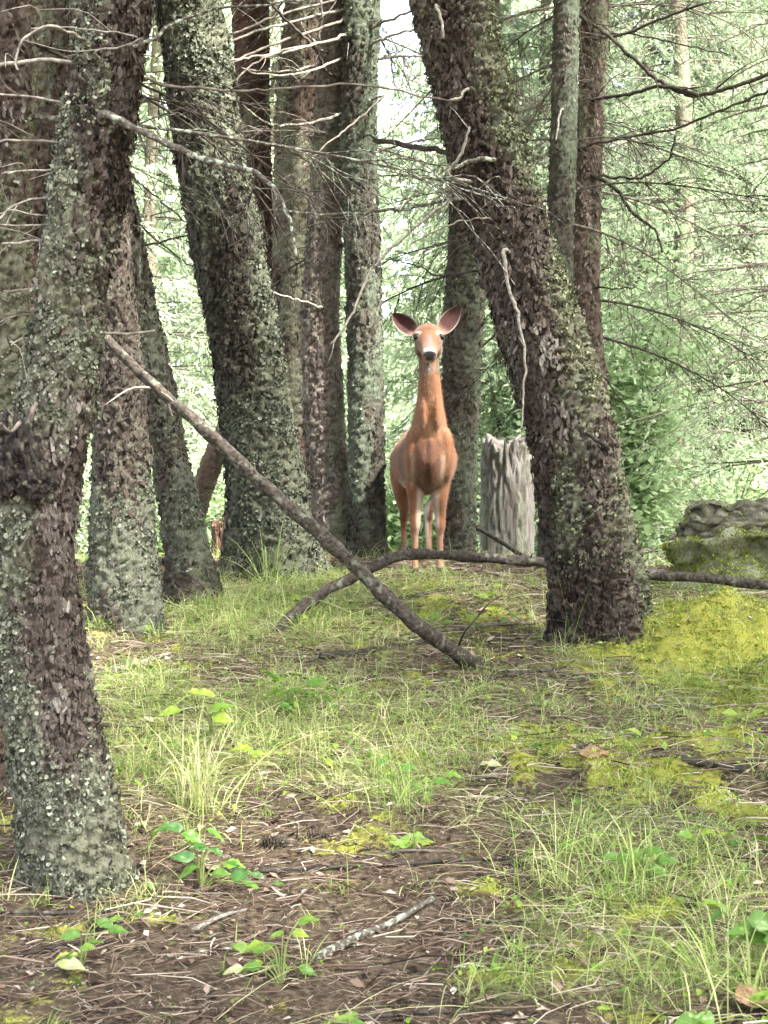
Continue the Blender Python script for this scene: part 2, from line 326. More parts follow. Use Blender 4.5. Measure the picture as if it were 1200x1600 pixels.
# ------------------------------------------------------------------ trees of the grove
TREES = {}
def tree_trunk(key, Y, pts, label, bm, amp=.012, cell=.035, dY=0., res=None, top_z=9., flare=.3, lich=.5, lich_mat=None, nfl=0, flake=.012, base_py=None, lobes=4, sideL=0., scales=0, scale_size=.008, scale_mat=None, lowL=0.):
    """pts: (py, centre px, width px) from the top of the frame down to the foot"""
    seed = abs(hash(key)) % 1000 if False else sum(ord(c) * (i + 3) for i, c in enumerate(key))
    pts = sorted(pts); py = np.array([q[0] for q in pts], float); cx = np.array([q[1] for q in pts], float); w = np.array([q[2] for q in pts], float)
    zz = CAM_Z + (800 - py) / F_PX * Y
    foot = zz.min(); top = zz.max()
    root_xy = ((cx[-1] - 600) / F_PX * Y, Y)
    res = res or max(.008, Y / F_PX * 3.4)
    z1 = np.arange(foot - .12, top + .3, res); z2 = np.arange(z1[-1] + .12, top_z, .12); z = np.concatenate([z1, z2])
    zi = zz[::-1]; xi = ((cx - 600) / F_PX * Y)[::-1]; ri = (w / 2 / F_PX * Y)[::-1]
    # smooth centre line
    zf = np.linspace(foot - .3, top, 300); xf = np.interp(zf, zi, xi); rf = np.interp(zf, zi, ri)
    kk = np.hanning(45); kk /= kk.sum(); xf = np.convolve(np.pad(xf, 22, mode='reflect', reflect_type='odd'), kk, 'valid'); rf = np.convolve(np.pad(rf, 22, mode='edge'), kk, 'valid')
    sl = (xf[-1] - xf[-30]) / (zf[-1] - zf[-30])
    def cen(h):
        h = np.asarray(h, float)
        x = np.where(h <= top, np.interp(h, zf, xf), xf[-1] + sl * .75 * (h - top))
        return np.stack([x, Y + dY * (h - foot), h], -1)
    def rad(h): return np.where(h <= top, np.interp(h, zf, rf), rf[-1] * np.clip(1 - .07 * (h - top), .3, 1))
    r = rad(z); k = int(np.clip(2 * np.pi * r.mean() / res, 24, 150))
    a = np.arange(k) / k * 2 * np.pi; c = cen(z)
    h = np.clip(z - foot, 0, None)
    fl = 1 + flare * np.exp(-h / .13)[:, None] * (.55 + .45 * np.cos(lobes * a + seed)[None]) + .03 * np.cos(2 * a[None] + seed + z[:, None] * 1.5) + .025 * np.cos(3 * a[None] + 2 * seed - z[:, None] * 2.2)
    rr = r[:, None] * fl
    base = np.stack([c[:, 0][:, None] + rr * np.cos(a), c[:, 1][:, None] + rr * np.sin(a), np.repeat(z[:, None], k, 1)], -1).reshape(-1, 3)
    nrm = np.stack([np.tile(np.cos(a), len(z)), np.tile(np.sin(a), len(z)), np.zeros(len(z) * k)], 1)
    wp = np.stack([fbm(base * 22, seed + 5, 3), fbm(base * 22, seed + 6, 3), fbm(base * 16, seed + 7, 3)], 1)
    q = base / np.array([cell, cell, cell * 3.2]) + .95 * wp
    f1, f2, idv = voronoi(q, seed)
    edge = sstep(.0, .16, f2 - f1)
    g1, g2, gid = voronoi(base / np.array([cell * .42, cell * .42, cell * .9]) + 7.3 + 1.2 * wp, seed + 9)
    e2 = sstep(.0, .22, g2 - g1)
    sheet = np.abs(fbm(base * np.array([30, 30, 11]) + 2 * wp, seed + 13, 3))
    big = fbm(base * np.array([3.5, 3.5, 1.4]), seed + 3, 3); fine = fbm(base * 55, seed + 21, 3)
    d = 1.35 * amp * (edge * (.35 + .6 * idv) - .5 + .40 * e2 * edge * (.3 + gid) + .55 * big + .45 * fine - 1.1 * sheet + .25)
    V = base + nrm * d[:, None]
    lm = fbm(base * np.array([5, 5, 2.2]), seed + 33, 4) * .9 + .45 * sideL * nrm[:, 0] + .25 * fine + lowL * np.exp(-np.clip(base[:, 2] - foot, 0, None) / .35)
    lm = sstep(-.25 + .5 * (.5 - lich), .45 + .5 * (.5 - lich), lm)
    i = np.arange(len(z) - 1)[:, None] * k; j = np.arange(k)[None]
    Q = np.stack([i + j, i + (j + 1) % k, i + k + (j + 1) % k, i + k + j], -1).reshape(-1, 4)
    mb = MB(); mb.add(V, Q=Q, plate=np.clip(edge * .75 + .25 * e2, 0, 1), tone=idv * .6 + .4 * gid, lich=lm)
    foot_z = float(gz(*root_xy)[0])
    root = tag(link('conifer_tree', None), label, 'tree'); root.empty_display_size = .1
    root.location = (root_xy[0], Y, foot_z)
    t = link('trunk', mb.mesh('trunk', bm), root, tuple(-v for v in root.location))
    if scales:
        vis = np.where((V[:, 2] < top + .15) & (V[:, 2] > foot) & (nrm[:, 1] < .4))[0]
        pr = np.clip(1.0 - 1.25 * lm[vis], .03, 1) * edge[vis] + .01; pr /= pr.sum(); s = rng.choice(vis, scales, p=pr); K = 6; ang = np.arange(K) / K * 2 * np.pi
        n = nrm[s] + rng.normal(0, .28, (scales, 3)); n /= np.linalg.norm(n, axis=1)[:, None]; v = np.tile([0, 0, 1.], (scales, 1)) + rng.normal(0, .3, (scales, 3)); v -= n * (v * n).sum(1)[:, None]; v /= np.linalg.norm(v, axis=1)[:, None]; u = np.cross(v, n)
        scales_ = scales; sz = .52 * scale_size * np.clip(rng.lognormal(0, .5, (scales, 1)), .4, 2.2); R_ = sz * (.55 + .7 * rng.random((scales, K))); asp = rng.uniform(1.2, 3.2, (scales, 1))
        lift = sz * (-.1 + .5 * rng.random((scales, K)) ** 2)
        rim = V[s][:, None] + u[:, None] * (R_ * np.cos(ang))[..., None] + v[:, None] * (asp * R_ * np.sin(ang))[..., None] + n[:, None] * lift[..., None]
        VV = np.concatenate([V[s][:, None] + n[:, None] * (.18 * sz)[..., None], rim], 1).reshape(-1, 3); b = np.arange(scales)[:, None] * (K + 1); jj = np.arange(K)[None]
        sb_ = MB(); sb_.add(VV, T=np.stack([b + 0 * jj, b + 1 + jj, b + 1 + (jj + 1) % K], -1).reshape(-1, 3), var=np.repeat(np.clip(.38 + .7 * big[s] + .45 * (idv[s] - .5) + rng.normal(0, .11, scales), 0, 1), K + 1))
        tag(link('bark_scales', sb_.mesh('bark_scales', scale_mat or M_SCALE, False), root, tuple(-v for v in root.location)), kind='stuff')
    if nfl:
        vis = np.where((V[:, 2] < top + .15) & (V[:, 2] > foot) & (nrm[:, 1] < .35))[0]
        pr = lm[vis] ** 2 * (.04 + sstep(-.15, .35, fbm(base[vis] * 13, seed + 44, 3))); pr /= pr.sum()
        s = rng.choice(vis, nfl, p=pr)
        o = V[s] + rng.normal(0, .004, (nfl, 3)) ; n = nrm[s] + rng.normal(0, .5, (nfl, 3)); n /= np.linalg.norm(n, axis=1)[:, None]
        u = np.cross(n, rng.normal(size=(nfl, 3))); u /= np.linalg.norm(u, axis=1)[:, None]; v = np.cross(n, u)
        K = 6; ang = np.arange(K) / K * 2 * np.pi
        R_ = flake * .36 * np.clip(rng.lognormal(0, .5, (nfl, 1)), .3, 2.0) * (.55 + .9 * rng.random((nfl, K)))
        lift = R_ * (.05 + .6 * rng.random((nfl, K)))
        rim = o[:, None] + u[:, None] * (R_ * np.cos(ang))[..., None] + v[:, None] * (R_ * np.sin(ang))[..., None] + n[:, None] * lift[..., None]
        VV = np.concatenate([o[:, None] + n[:, None] * .001, rim], 1).reshape(-1, 3)
        b = np.arange(nfl)[:, None] * (K + 1); jj = np.arange(K)[None]
        TT = np.stack([b + 0 * jj, b + 1 + jj, b + 1 + (jj + 1) % K], -1).reshape(-1, 3)
        var = np.repeat(np.clip(rng.normal(.48, .36, (nfl, 1)) + .25 * fbm(V[s] * 9, seed + 50, 2)[:, None], 0, 1), K + 1, 1); var[:, 1:] = np.clip(var[:, 1:] + .12, 0, 1)
        lb = MB(); lb.add(VV, T=TT, var=var.ravel())
        tag(link('lichen', lb.mesh('lichen', lich_mat or M_LICH, False), root, tuple(-v for v in root.location)), kind='stuff')
    TREES[key] = dict(root=root, Y=Y, cen=cen, rad=rad, top=top, foot=foot, dY=dY)
    return root
B1 = bark_mat('bark_near', redness=.55, lich=.55)
B2 = bark_mat('bark_grey_green', dark=(.05, .045, .038), light=(.19, .175, .145), redness=.3, lich=.75, lichen=(.19, .205, .15))
B3 = bark_mat('bark_mossy', dark=(.05, .042, .035), light=(.17, .155, .125), redness=.25, lich=.8, lichen=(.17, .185, .13))
B4 = bark_mat('bark_brown', dark=(.06, .045, .037), light=(.20, .155, .125), redness=.5, lich=.25)
B5 = bark_mat('bark_red', dark=(.06, .036, .028), light=(.17, .11, .09), redness=.75, lich=.15)
B6 = bark_mat('bark_pale_grey', dark=(.10, .085, .075), light=(.33, .29, .25), redness=.2, lich=.4, inner=(.15, .10, .08))
B7 = bark_mat('bark_dark_green', dark=(.04, .038, .032), light=(.13, .13, .105), redness=.05, lich=.6, lichen=(.15, .18, .13))
tree_trunk('front', 3.78, [(0, 182, 100), (100, 170, 100), (300, 138, 108), (400, 122, 100), (500, 108, 98), (600, 97, 102), (700, 72, 114), (850, 46, 120), (1000, 62, 124), (1200, 98, 136), (1300, 113, 142), (1380, 123, 142)],
    'lichen-crusted bowed conifer trunk nearest the camera, with a dark burl', B1, .016, .030, res=.0066, flare=.2, lich=.62, nfl=30000, flake=.0090, top_z=8, sideL=-.6, lowL=.55, scales=13000, scale_size=.0062)
tree_trunk('edge', 4.35, [(0, 0, 100), (300, -12, 105), (500, -20, 110), (900, -40, 120), (1150, -42, 125), (1310, -45, 140)],
    'dark brown conifer trunk cut off by the left edge behind the nearest trunk', B4, .014, .035, lich=.35, nfl=1500, flake=.008, top_z=8, scales=3500, scale_size=.007)
tree_trunk('left_back', 7.0, [(0, 84, 70), (250, 66, 72), (400, 46, 74), (600, 32, 76), (985, 20, 90)],
    'grey conifer trunk half hidden behind the nearest bowed trunk, upper left', B4, .014, .04, lich=.4, nfl=1500, flake=.012, scales=2500, scale_size=.010)
tree_trunk('left_second', 6.75, [(0, 140, 60), (300, 160, 64), (500, 176, 70), (600, 186, 74), (700, 190, 80), (800, 191, 90), (900, 194, 100), (1000, 196, 104)],
    'upright lichen-mottled conifer trunk just right of the nearest bowed trunk', B2, .015, .035, lich=.45, nfl=6000, flake=.011, lich_mat=M_LICHDK, scales=4500, scale_size=.0095)
tree_trunk('left_third', 7.65, [(0, 130, 46), (300, 183, 50), (500, 222, 54), (600, 243, 56), (700, 262, 58), (800, 283, 62), (900, 300, 72), (940, 306, 86)],
    'slim leaning conifer trunk whose foot stands beside the fallen pole\'s upper half', B2, .014, .035, lich=.5, nfl=3000, flake=.011, lich_mat=M_LICHDK, flare=.25, scales=3000, scale_size=.010)
tree_trunk('middle', 8.4, [(0, 295, 92), (250, 332, 105), (500, 376, 109), (600, 391, 108), (700, 410, 112), (800, 422, 121), (860, 428, 134), (905, 432, 150)],
    'broad grey-green lichen-covered conifer trunk left of the deer, leaning left', B3, .022, .05, lich=.75, nfl=22000, flake=.014, lich_mat=M_LICHDK, flare=.36, sideL=.5, scales=9000, scale_size=.012, scale_mat=M_SCALEG)
tree_trunk('red', 10.2, [(0, 390, 58), (250, 400, 44), (400, 412, 44), (600, 430, 46), (890, 440, 60)],
    'dark reddish conifer trunk showing right of the broad grey-green trunk, high up', B5, .014, .04, lich=.2, scales=1500, scale_size=.011)
tree_trunk('pair', 9.9, [(0, 478, 60), (150, 462, 62), (400, 456, 62), (550, 458, 56), (700, 462, 56), (890, 470, 66)],
    'brown conifer trunk between the broad grey-green trunk and the pale grey one', B4, .014, .04, lich=.35, nfl=1500, flake=.012, scales=2500, scale_size=.011)
tree_trunk('pale', 9.4, [(0, 527, 46), (200, 515, 50), (500, 499, 55), (700, 509, 62), (800, 520, 66), (885, 527, 74)],
    'pale grey scaly conifer trunk behind the crossing of the fallen poles', B6, .013, .03, lich=.4, nfl=1500, flake=.010, scales=5000, scale_size=.010, scale_mat=M_SCALEP)
tree_trunk('dark_green', 9.2, [(0, 565, 58), (200, 561, 52), (500, 570, 51), (700, 572, 52), (800, 573, 54), (885, 573, 62)],
    'straight dark green-grey conifer trunk just left of the deer', B7, .013, .035, lich=.6, nfl=3000, flake=.010, lich_mat=M_LICHDK, scales=3000, scale_size=.010, scale_mat=M_SCALEG)
tree_trunk('behind_deer', 10.3, [(0, 750, 58), (300, 735, 60), (500, 724, 60), (600, 720, 58), (700, 716, 54), (890, 712, 52)],
    'mottled conifer trunk directly behind the deer on its right side', B2, .015, .04, lich=.5, nfl=2500, flake=.012, lich_mat=M_LICHDK, scales=3000, scale_size=.011)
tree_trunk('right', 6.65, [(0, 706, 116), (100, 729, 116), (200, 754, 114), (300, 778, 118), (400, 810, 118), (500, 840, 120), (600, 874, 125), (700, 894, 124), (800, 914, 128), (900, 932, 134), (1000, 945, 142)],
    'thick furrowed conifer trunk leaning left over the deer\'s right side', B1, .026, .055, res=.0095, lich=.45, nfl=16000, flake=.012, lich_mat=M_MOSSFL, flare=.36, sideL=1.1, scales=12000, scale_size=.0095)
tree_trunk('slim', 8.6, [(0, 885, 36), (200, 881, 38), (400, 875, 37), (600, 868, 38), (895, 862, 46)],
    'slim straight dark conifer trunk behind the thick leaning trunk, upper right', B7, .009, .03, lich=.5, nfl=800, flake=.009, lich_mat=M_LICHDK, scales=1500, scale_size=.009, scale_mat=M_SCALEG)
tree_trunk('right_back', 9.6, [(0, 931, 40), (200, 921, 38), (400, 914, 42), (500, 915, 44), (600, 925, 44), (885, 935, 52)],
    'brown scaly conifer trunk right of the slim dark one, its lower part hidden', B4, .012, .03, lich=.25, nfl=500, flake=.010, scales=3000, scale_size=.010, scale_mat=M_SCALEP)
tree_trunk('leaning', 10.6, [(500, 405, 30), (640, 366, 32), (720, 332, 34), (790, 306, 36), (880, 280, 44)],
    'thin trunk leaning right between the slim leaning trunk and the broad one', B4, .010, .03, lich=.3, top_z=4.0)

# ---- branches traced on the photograph, each rooted in its own tree
def branch(key, pts, w0, w1, mt=M_TWIG, Y0=None, Y1=None, twigs=0, root_in=True, name='branch', tw_len=.14):
    T = TREES[key]; Y0 = Y0 if Y0 is not None else T['Y']; Y1 = Y0 if Y1 is None else Y1
    n = len(pts); W = np.array([P(x, y, Y0 + (Y1 - Y0) * i / (n - 1)) for i, (x, y) in enumerate(pts)])
    if root_in:
        c = T['cen'](W[0][2]).ravel()
        if np.linalg.norm((c - W[0])[:2]) > .02: W = np.concatenate([[c + (W[0] - c) * .35], W])
    N = 6 * n + 4; p = spline(W, N); L = np.linalg.norm(np.diff(p, axis=0), axis=1).sum()
    sd = rng.integers(1000); p = p + .010 * np.stack([fbm(p * 9, sd, 2), fbm(p * 9, sd + 1, 2), fbm(p * 9, sd + 2, 2)], 1) * np.linspace(0, 1, N)[:, None] + Y0 * .0011 * np.stack([vnoise(p * 38, sd), vnoise(p * 38, sd + 1), vnoise(p * 38, sd + 2)], 1)
    Ym = np.linspace(Y0, Y1, N); r = np.linspace(w0, w1, N) / 2 / F_PX * Ym * (1 + .18 * fbm(p * 40, sd + 5, 2))
    mb = MB(); V, Tt, Q = tube(p, r, 7); mb.add(V, Tt, Q)
    o = link(name, mb.mesh('branch', mt), T['root'], tuple(-v for v in T['root'].location))
    for q in range(twigs):
        i = int(rng.uniform(.15, .97) * N); i = min(i, N - 2); t = p[i + 1] - p[i]; t /= np.linalg.norm(t) + 1e-9
        d = t * .7 + rng.normal(0, .55, 3) + np.array([0, 0, -.15]); d /= np.linalg.norm(d); l = tw_len * rng.uniform(.4, 1.5)
        e = [p[i], p[i] + d * l * .5 + rng.normal(0, .012, 3), p[i] + d * l + np.array([0, 0, -.12 * l]) + rng.normal(0, .015, 3)]
        s = spline(e, 6); V, Tt, Q = tube(s, np.linspace(max(r[i] * .45, .0013), .0009, 6), 4); mb = MB(); mb.add(V, Tt, Q); link('twig', mb.mesh('twig', mt), o)
    return o
branch('front', [(163, 178), (210, 200), (270, 230), (340, 255), (400, 270), (430, 300), (453, 340), (462, 400)], 15, 4, M_MOSSTWIG, 3.62, 3.55, 3, tw_len=.06)
branch('front', [(222, 122), (260, 133), (340, 141), (410, 142), (530, 133), (600, 138), (720, 160)], 6, 2.5, M_TWIG, 3.8, 4.1, 5, tw_len=.1)
branch('front', [(165, 80), (205, 72), (242, 58), (262, 42), (300, 25), (350, 12), (420, 8), (505, -5)], 7, 3, M_MOSSTWIG, 3.7, 3.9, 4)
branch('front', [(120, 100), (80, 95), (30, 97), (0, 101), (-40, 106)], 7, 6, M_PALE, 3.75, 3.7, 2)
branch('front', [(215, 60), (170, 48), (120, 42), (50, 43)], 3, 2, M_PALE, 3.65, 3.6, 2)
branch('front', [(85, 42), (55, 48), (38, 60), (28, 75), (25, 95), (27, 108)], 5, 3, M_PALE, 3.6, 3.6, 0)
branch('front', [(105, 162), (50, 152), (2, 149), (-30, 148)], 4.5, 3, M_PALE, 3.75, 3.7, 1)
branch('front', [(120, 227), (60, 218), (0, 220), (-30, 224)], 5, 4, M_TWIG, 3.75, 3.7, 3)
branch('front', [(80, 307), (30, 318), (0, 342), (-20, 360)], 4, 3, M_PALE, 3.75, 3.7, 2)
branch('front', [(72, 352), (40, 354), (10, 352), (-15, 350)], 3.5, 2.5, M_PALE, 3.75, 3.7, 2)
branch('front', [(75, 380), (40, 376), (0, 383)], 4, 3, M_PALE, 3.75, 3.7, 2)
branch('front', [(72, 335), (40, 332), (10, 328)], 3, 2, M_PALE, 3.75, 3.7, 1)
branch('front', [(80, 268), (45, 267), (10, 271)], 4, 2.5, M_PALE, 3.75, 3.7, 3)
branch('front', [(60, 450), (30, 453), (5, 452)], 3, 2, M_TWIG, 3.75, 3.7, 1)
branch('front', [(55, 490), (25, 495), (0, 505)], 3, 2, M_TWIG, 3.75, 3.7, 1)
branch('front', [(60, 535), (40, 530), (18, 538)], 4, 2, M_PALE, 3.75, 3.68, 2)
branch('front', [(160, 520), (200, 520), (240, 517)], 5, 4, M_PALE, 3.78, 3.8, 0)
branch('front', [(150, 80), (190, 72), (222, 62)], 4, 2, M_PALE, 3.63, 3.55, 1)
branch('left_back', [(60, 180), (30, 192), (10, 200)], 7, 4, M_TWIG, 6.95, 6.8, 4)
branch('left_back', [(50, 395), (30, 385), (0, 360)], 12, 9, M_DARKTWIG, 6.95, 6.7, 3)
branch('left_third', [(205, 275), (245, 310), (290, 345)], 4, 2.5, M_DARKTWIG, 7.6, 7.4, 3)
branch('left_third', [(222, 385), (250, 378), (296, 366)], 4, 3, M_DARKTWIG, 7.6, 7.5, 4)
branch('left_third', [(218, 350), (250, 380), (300, 416)], 3.5, 2.5, M_DARKTWIG, 7.6, 7.5, 3)
# whips that sweep left from the dark green and pale trunks
for i, w in enumerate([[(545, -5), (450, 20), (380, 45), (320, 75), (282, 105), (258, 142)], [(540, 15), (450, 35), (370, 62), (300, 95), (266, 125), (256, 155)],
        [(560, 22), (500, 45), (400, 80), (330, 115), (280, 148), (250, 165)], [(560, 40), (520, 62), (430, 84), (370, 93), (310, 115), (258, 138)],
        [(545, 62), (500, 68), (440, 80), (390, 105), (350, 150), (306, 205)], [(540, 90), (480, 112), (430, 118), (380, 108)],
        [(560, 52), (610, 32), (660, 12), (705, -8)], [(560, 75), (600, 60), (650, 45), (700, 20)]]):
    branch('dark_green', w, 5.5, 2, (M_TWIG, M_PALE)[i % 2], 9.2, 8.6, 4, tw_len=.25)
branch('pale', [(500, 98), (470, 108), (420, 113), (380, 106)], 6, 3, M_TWIG, 9.3, 8.9, 4)
branch('pale', [(540, 174), (500, 190), (440, 197), (410, 190), (380, 165)], 7, 3, M_MOSSTWIG, 9.2, 8.9, 3)
branch('pale', [(530, 130), (508, 108), (490, 75), (455, 38), (408, -5)], 6, 4, M_DARKTWIG, 9.25, 8.9, 3)
branch('pale', [(500, 75), (502, 40), (503, 0)], 4, 3, M_TWIG, 9.2, 9.1, 0)
branch('pale', [(500, 480), (470, 470), (430, 458)], 4, 2.5, M_PALE, 9.2, 9.0, 1)
branch('dark_green', [(600, 150), (550, 195), (510, 225), (470, 265)], 4, 2, M_TWIG, 9.0, 8.8, 0)
branch('right', [(712, 305), (690, 313), (640, 325), (560, 334), (500, 336), (425, 328)], 8, 3, M_MOSSTWIG, 6.7, 6.9, 6)
branch('right', [(712, 312), (690, 322), (640, 362), (595, 405), (570, 440), (545, 500), (517, 540)], 6, 3.5, M_PALE, 6.6, 6.5, 2)
branch('right', [(705, 238), (697, 238), (640, 228), (585, 219)], 10, 8, M_DARKTWIG, 6.75, 7.0, 3)
branch('right', [(770, 248), (740, 252), (712, 262), (690, 268), (655, 300), (620, 330)], 9, 3, M_MOSSTWIG, 6.42, 6.4, 2)
branch('right', [(702, 275), (706, 258), (718, 245), (728, 225), (734, 195)], 7, 4, M_PALE, 6.42, 6.36, 1)
branch('right', [(788, 393), (796, 450), (812, 500), (820, 560), (818, 610), (815, 672)], 7, 3, M_PALE, 6.42, 6.35, 1, tw_len=.05)
branch('right', [(680, 10), (690, 30), (693, 60)], 6, 4, M_PALE, 6.45, 6.4, 0)
branch('right', [(730, 140), (718, 150), (705, 155)], 6, 3, M_PALE, 6.45, 6.38, 0)
branch('right', [(755, 340), (730, 345), (700, 352), (640, 380)], 4, 2, M_TWIG, 6.42, 6.4, 2)
branch('right', [(690, 430), (660, 418), (610, 402)], 4, 2, M_DARKTWIG, 6.9, 7.0, 4)
branch('slim', [(878, 170), (872, 185), (870, 220)], 4, 2.5, M_PALE, 8.5, 8.45, 0)
# right-hand boughs
branch('right_back', [(905, 25), (950, 55), (1010, 110), (1045, 138), (1085, 148), (1130, 140), (1200, 115), (1260, 90)], 6, 7, M_DARKTWIG, 9.5, 9.0, 14, tw_len=.3)
branch('right_back', [(925, 62), (980, 52), (1040, 25), (1100, 5)], 6, 4, M_DARKTWIG, 9.5, 9.2, 10, tw_len=.3)
branch('right_back', [(930, 55), (1000, 55), (1070, 72), (1140, 85)], 4, 2, M_DARKTWIG, 9.5, 9.3, 8, tw_len=.25)
branch('right_back', [(905, 232), (960, 218), (1040, 205), (1110, 180), (1210, 138)], 5, 4, M_DARKTWIG, 9.5, 9.1, 14, tw_len=.3)
branch('right_back', [(930, 155), (980, 148), (1040, 135), (1090, 150)], 5, 7, M_DARKTWIG, 9.5, 9.1, 8, tw_len=.25)
branch('right_back', [(930, 275), (965, 298), (990, 335), (1020, 358), (1035, 395)], 8, 3, M_DARKTWIG, 9.5, 9.2, 10, tw_len=.2)
branch('right_back', [(930, 275), (975, 278), (1010, 275), (1040, 250), (1052, 235), (1053, 212)], 5, 3, M_DARKTWIG, 9.5, 9.2, 6, tw_len=.2)
branch('right_back', [(935, 450), (960, 452), (990, 449)], 4, 2, M_DARKTWIG, 9.5, 9.3, 2)
branch('right_back', [(945, 590), (970, 625), (992, 658)], 4, 2, M_DARKTWIG, 9.5, 9.3, 3)
branch('right', [(950, 700), (935, 690), (915, 676)], 8, 6, M_DARKTWIG, 6.45, 6.42, 0)

# dead bough meshes shared by many branches
def dead_bough(seed, L=1.5, nt_=26):
    r = np.random.default_rng(seed); mb = MB()
    s = np.linspace(0, 1, 14); up = r.uniform(-.15, .35)
    p = np.stack([s * L, .12 * L * np.sin(s * 3 + r.uniform(0, 6)) * s, L * (up * s - (.15 + up * .8 + r.uniform(0, .25)) * s ** 2)], 1)
    V, T, Q = tube(p, np.linspace(.009, .002, 14), 5); mb.add(V, T, Q)
    for q in range(nt_):
        f = r.uniform(.12, 1); i = min(int(f * 13), 12); sd = 1 if q % 2 else -1
        l = L * r.uniform(.15, .42) * (1.15 - f * .6); d = np.array([r.uniform(.4, .9), sd * r.uniform(.3, .9), r.uniform(-.7, .15)]); d /= np.linalg.norm(d)
        e = np.array([p[i], p[i] + d * l * .5, p[i] + d * l + np.array([0, 0, -.22 * l])]); e[1:] += r.normal(0, .02, (2, 3)); e = spline(e, 7)
        V, T, Q = tube(e, np.linspace(.0035, .0015, 7), 3, False); mb.add(V, T, Q)
        for w in range(r.integers(2, 6)):
            k = r.integers(1, 7); dd = d + r.normal(0, .6, 3) + np.array([0, 0, -.3]); dd /= np.linalg.norm(dd); ll = l * r.uniform(.2, .5)
            g = spline([e[k], e[k] + dd * ll * .5 + r.normal(0, .01, 3), e[k] + dd * ll + np.array([0, 0, -.2 * ll])], 5)
            V, T, Q = tube(g, np.linspace(.0022, .0011, 5), 3, False); mb.add(V, T, Q)
    return mb
DB = [dead_bough(100 + i, 1.2 + .12 * i, 24).mesh('dead_bough', (M_TWIG, M_TWIG, M_DARKTWIG, M_MOSSTWIG)[i % 4]) for i in range(8)]
def dead_boughs(key, n, py0, py1, smin=.7, smax=1.2, front=False):
    T = TREES[key]
    for i in range(n):
        py = py0 + (py1 - py0) * (i + rng.random()) / n; z = CAM_Z + (800 - py) / F_PX * T['Y']
        c = T['cen'](z).ravel(); az = rng.uniform(0, 2 * np.pi)
        if not front and math.sin(az) < .1: az = -az
        o = link('branch', DB[rng.integers(8)], T['root'])
        o.location = Vector(c) - T['root'].location + Vector((math.cos(az), math.sin(az), 0)) * float(T['rad'](z)) * .7
        s = rng.uniform(smin, smax); o.scale = (s, s, s); o.rotation_euler = (rng.uniform(-.5, .5), rng.uniform(-.15, .3), az)
for key, n, a, b in [('red', 4, -80, 330), ('pair', 3, -80, 300), ('pale', 3, -80, 230), ('dark_green', 6, -80, 380), ('behind_deer', 12, -80, 480), ('slim', 8, -80, 430),
        ('right_back', 13, -80, 560), ('left_back', 5, -60, 420), ('edge', 2, -50, 200)]:
    dead_boughs(key, n, a, b)

# burl on the nearest trunk
def lump(center, rx, ry, rz, amp, freq, seed, n=40, squash=None):
    u = np.linspace(0, np.pi, n // 2 + 1); v = np.arange(n) / n * 2 * np.pi
    U, Vv = np.meshgrid(u, v, indexing='ij'); d = np.stack([np.sin(U) * np.cos(Vv), np.sin(U) * np.sin(Vv), np.cos(U)], -1).reshape(-1, 3)
    f1, f2, idv = voronoi(d * freq + seed, seed)
    s = 1 + amp * (fbm(d * freq * .8 + seed, seed, 3) + .6 * sstep(0, .4, f2 - f1) * idv)
    Vx = d * s[:, None] * np.array([rx, ry, rz]) + np.asarray(center)
    i = np.arange(len(u) - 1)[:, None] * n; j = np.arange(n)[None]
    Q = np.stack([i + j, i + n + j, i + n + (j + 1) % n, i + (j + 1) % n], -1).reshape(-1, 4)
    return Vx, Q, idv, sstep(0, .25, f2 - f1)
T = TREES['front']; mb = MB()
for (px, py, Y, r1, rz_, sd) in [(38, 705, 3.70, .055, .085, 1), (18, 745, 3.70, .05, .06, 2), (55, 755, 3.68, .05, .05, 3), (20, 672, 3.72, .04, .05, 4)]:
    V, Q, idv, e = lump(P(px, py, Y), r1 * .85, r1 * .85, rz_ * .9, .5, 3.6, sd, 64); mb.add(V, Q=Q, plate=e, tone=idv * .3, lich=np.clip(idv - .4, 0, 1))
B_BURL = bark_mat('bark_burl', dark=(.03, .024, .022), light=(.10, .085, .075), redness=.1, lich=.25, inner=(.015, .011, .012))
tag(link('burl', mb.mesh('burl', B_BURL), T['root'], tuple(-v for v in T['root'].location)), 'blackened lumpy burl')
branch('front', [(35, 675), (48, 655), (60, 628)], 13, 7, M_TWIG, 3.68, 3.66, 0, root_in=False, name='branch_stub')
branch('front', [(30, 660), (15, 672), (0, 660)], 7, 5, M_TWIG, 3.66, 3.6, 1, root_in=False, name='branch_stub')

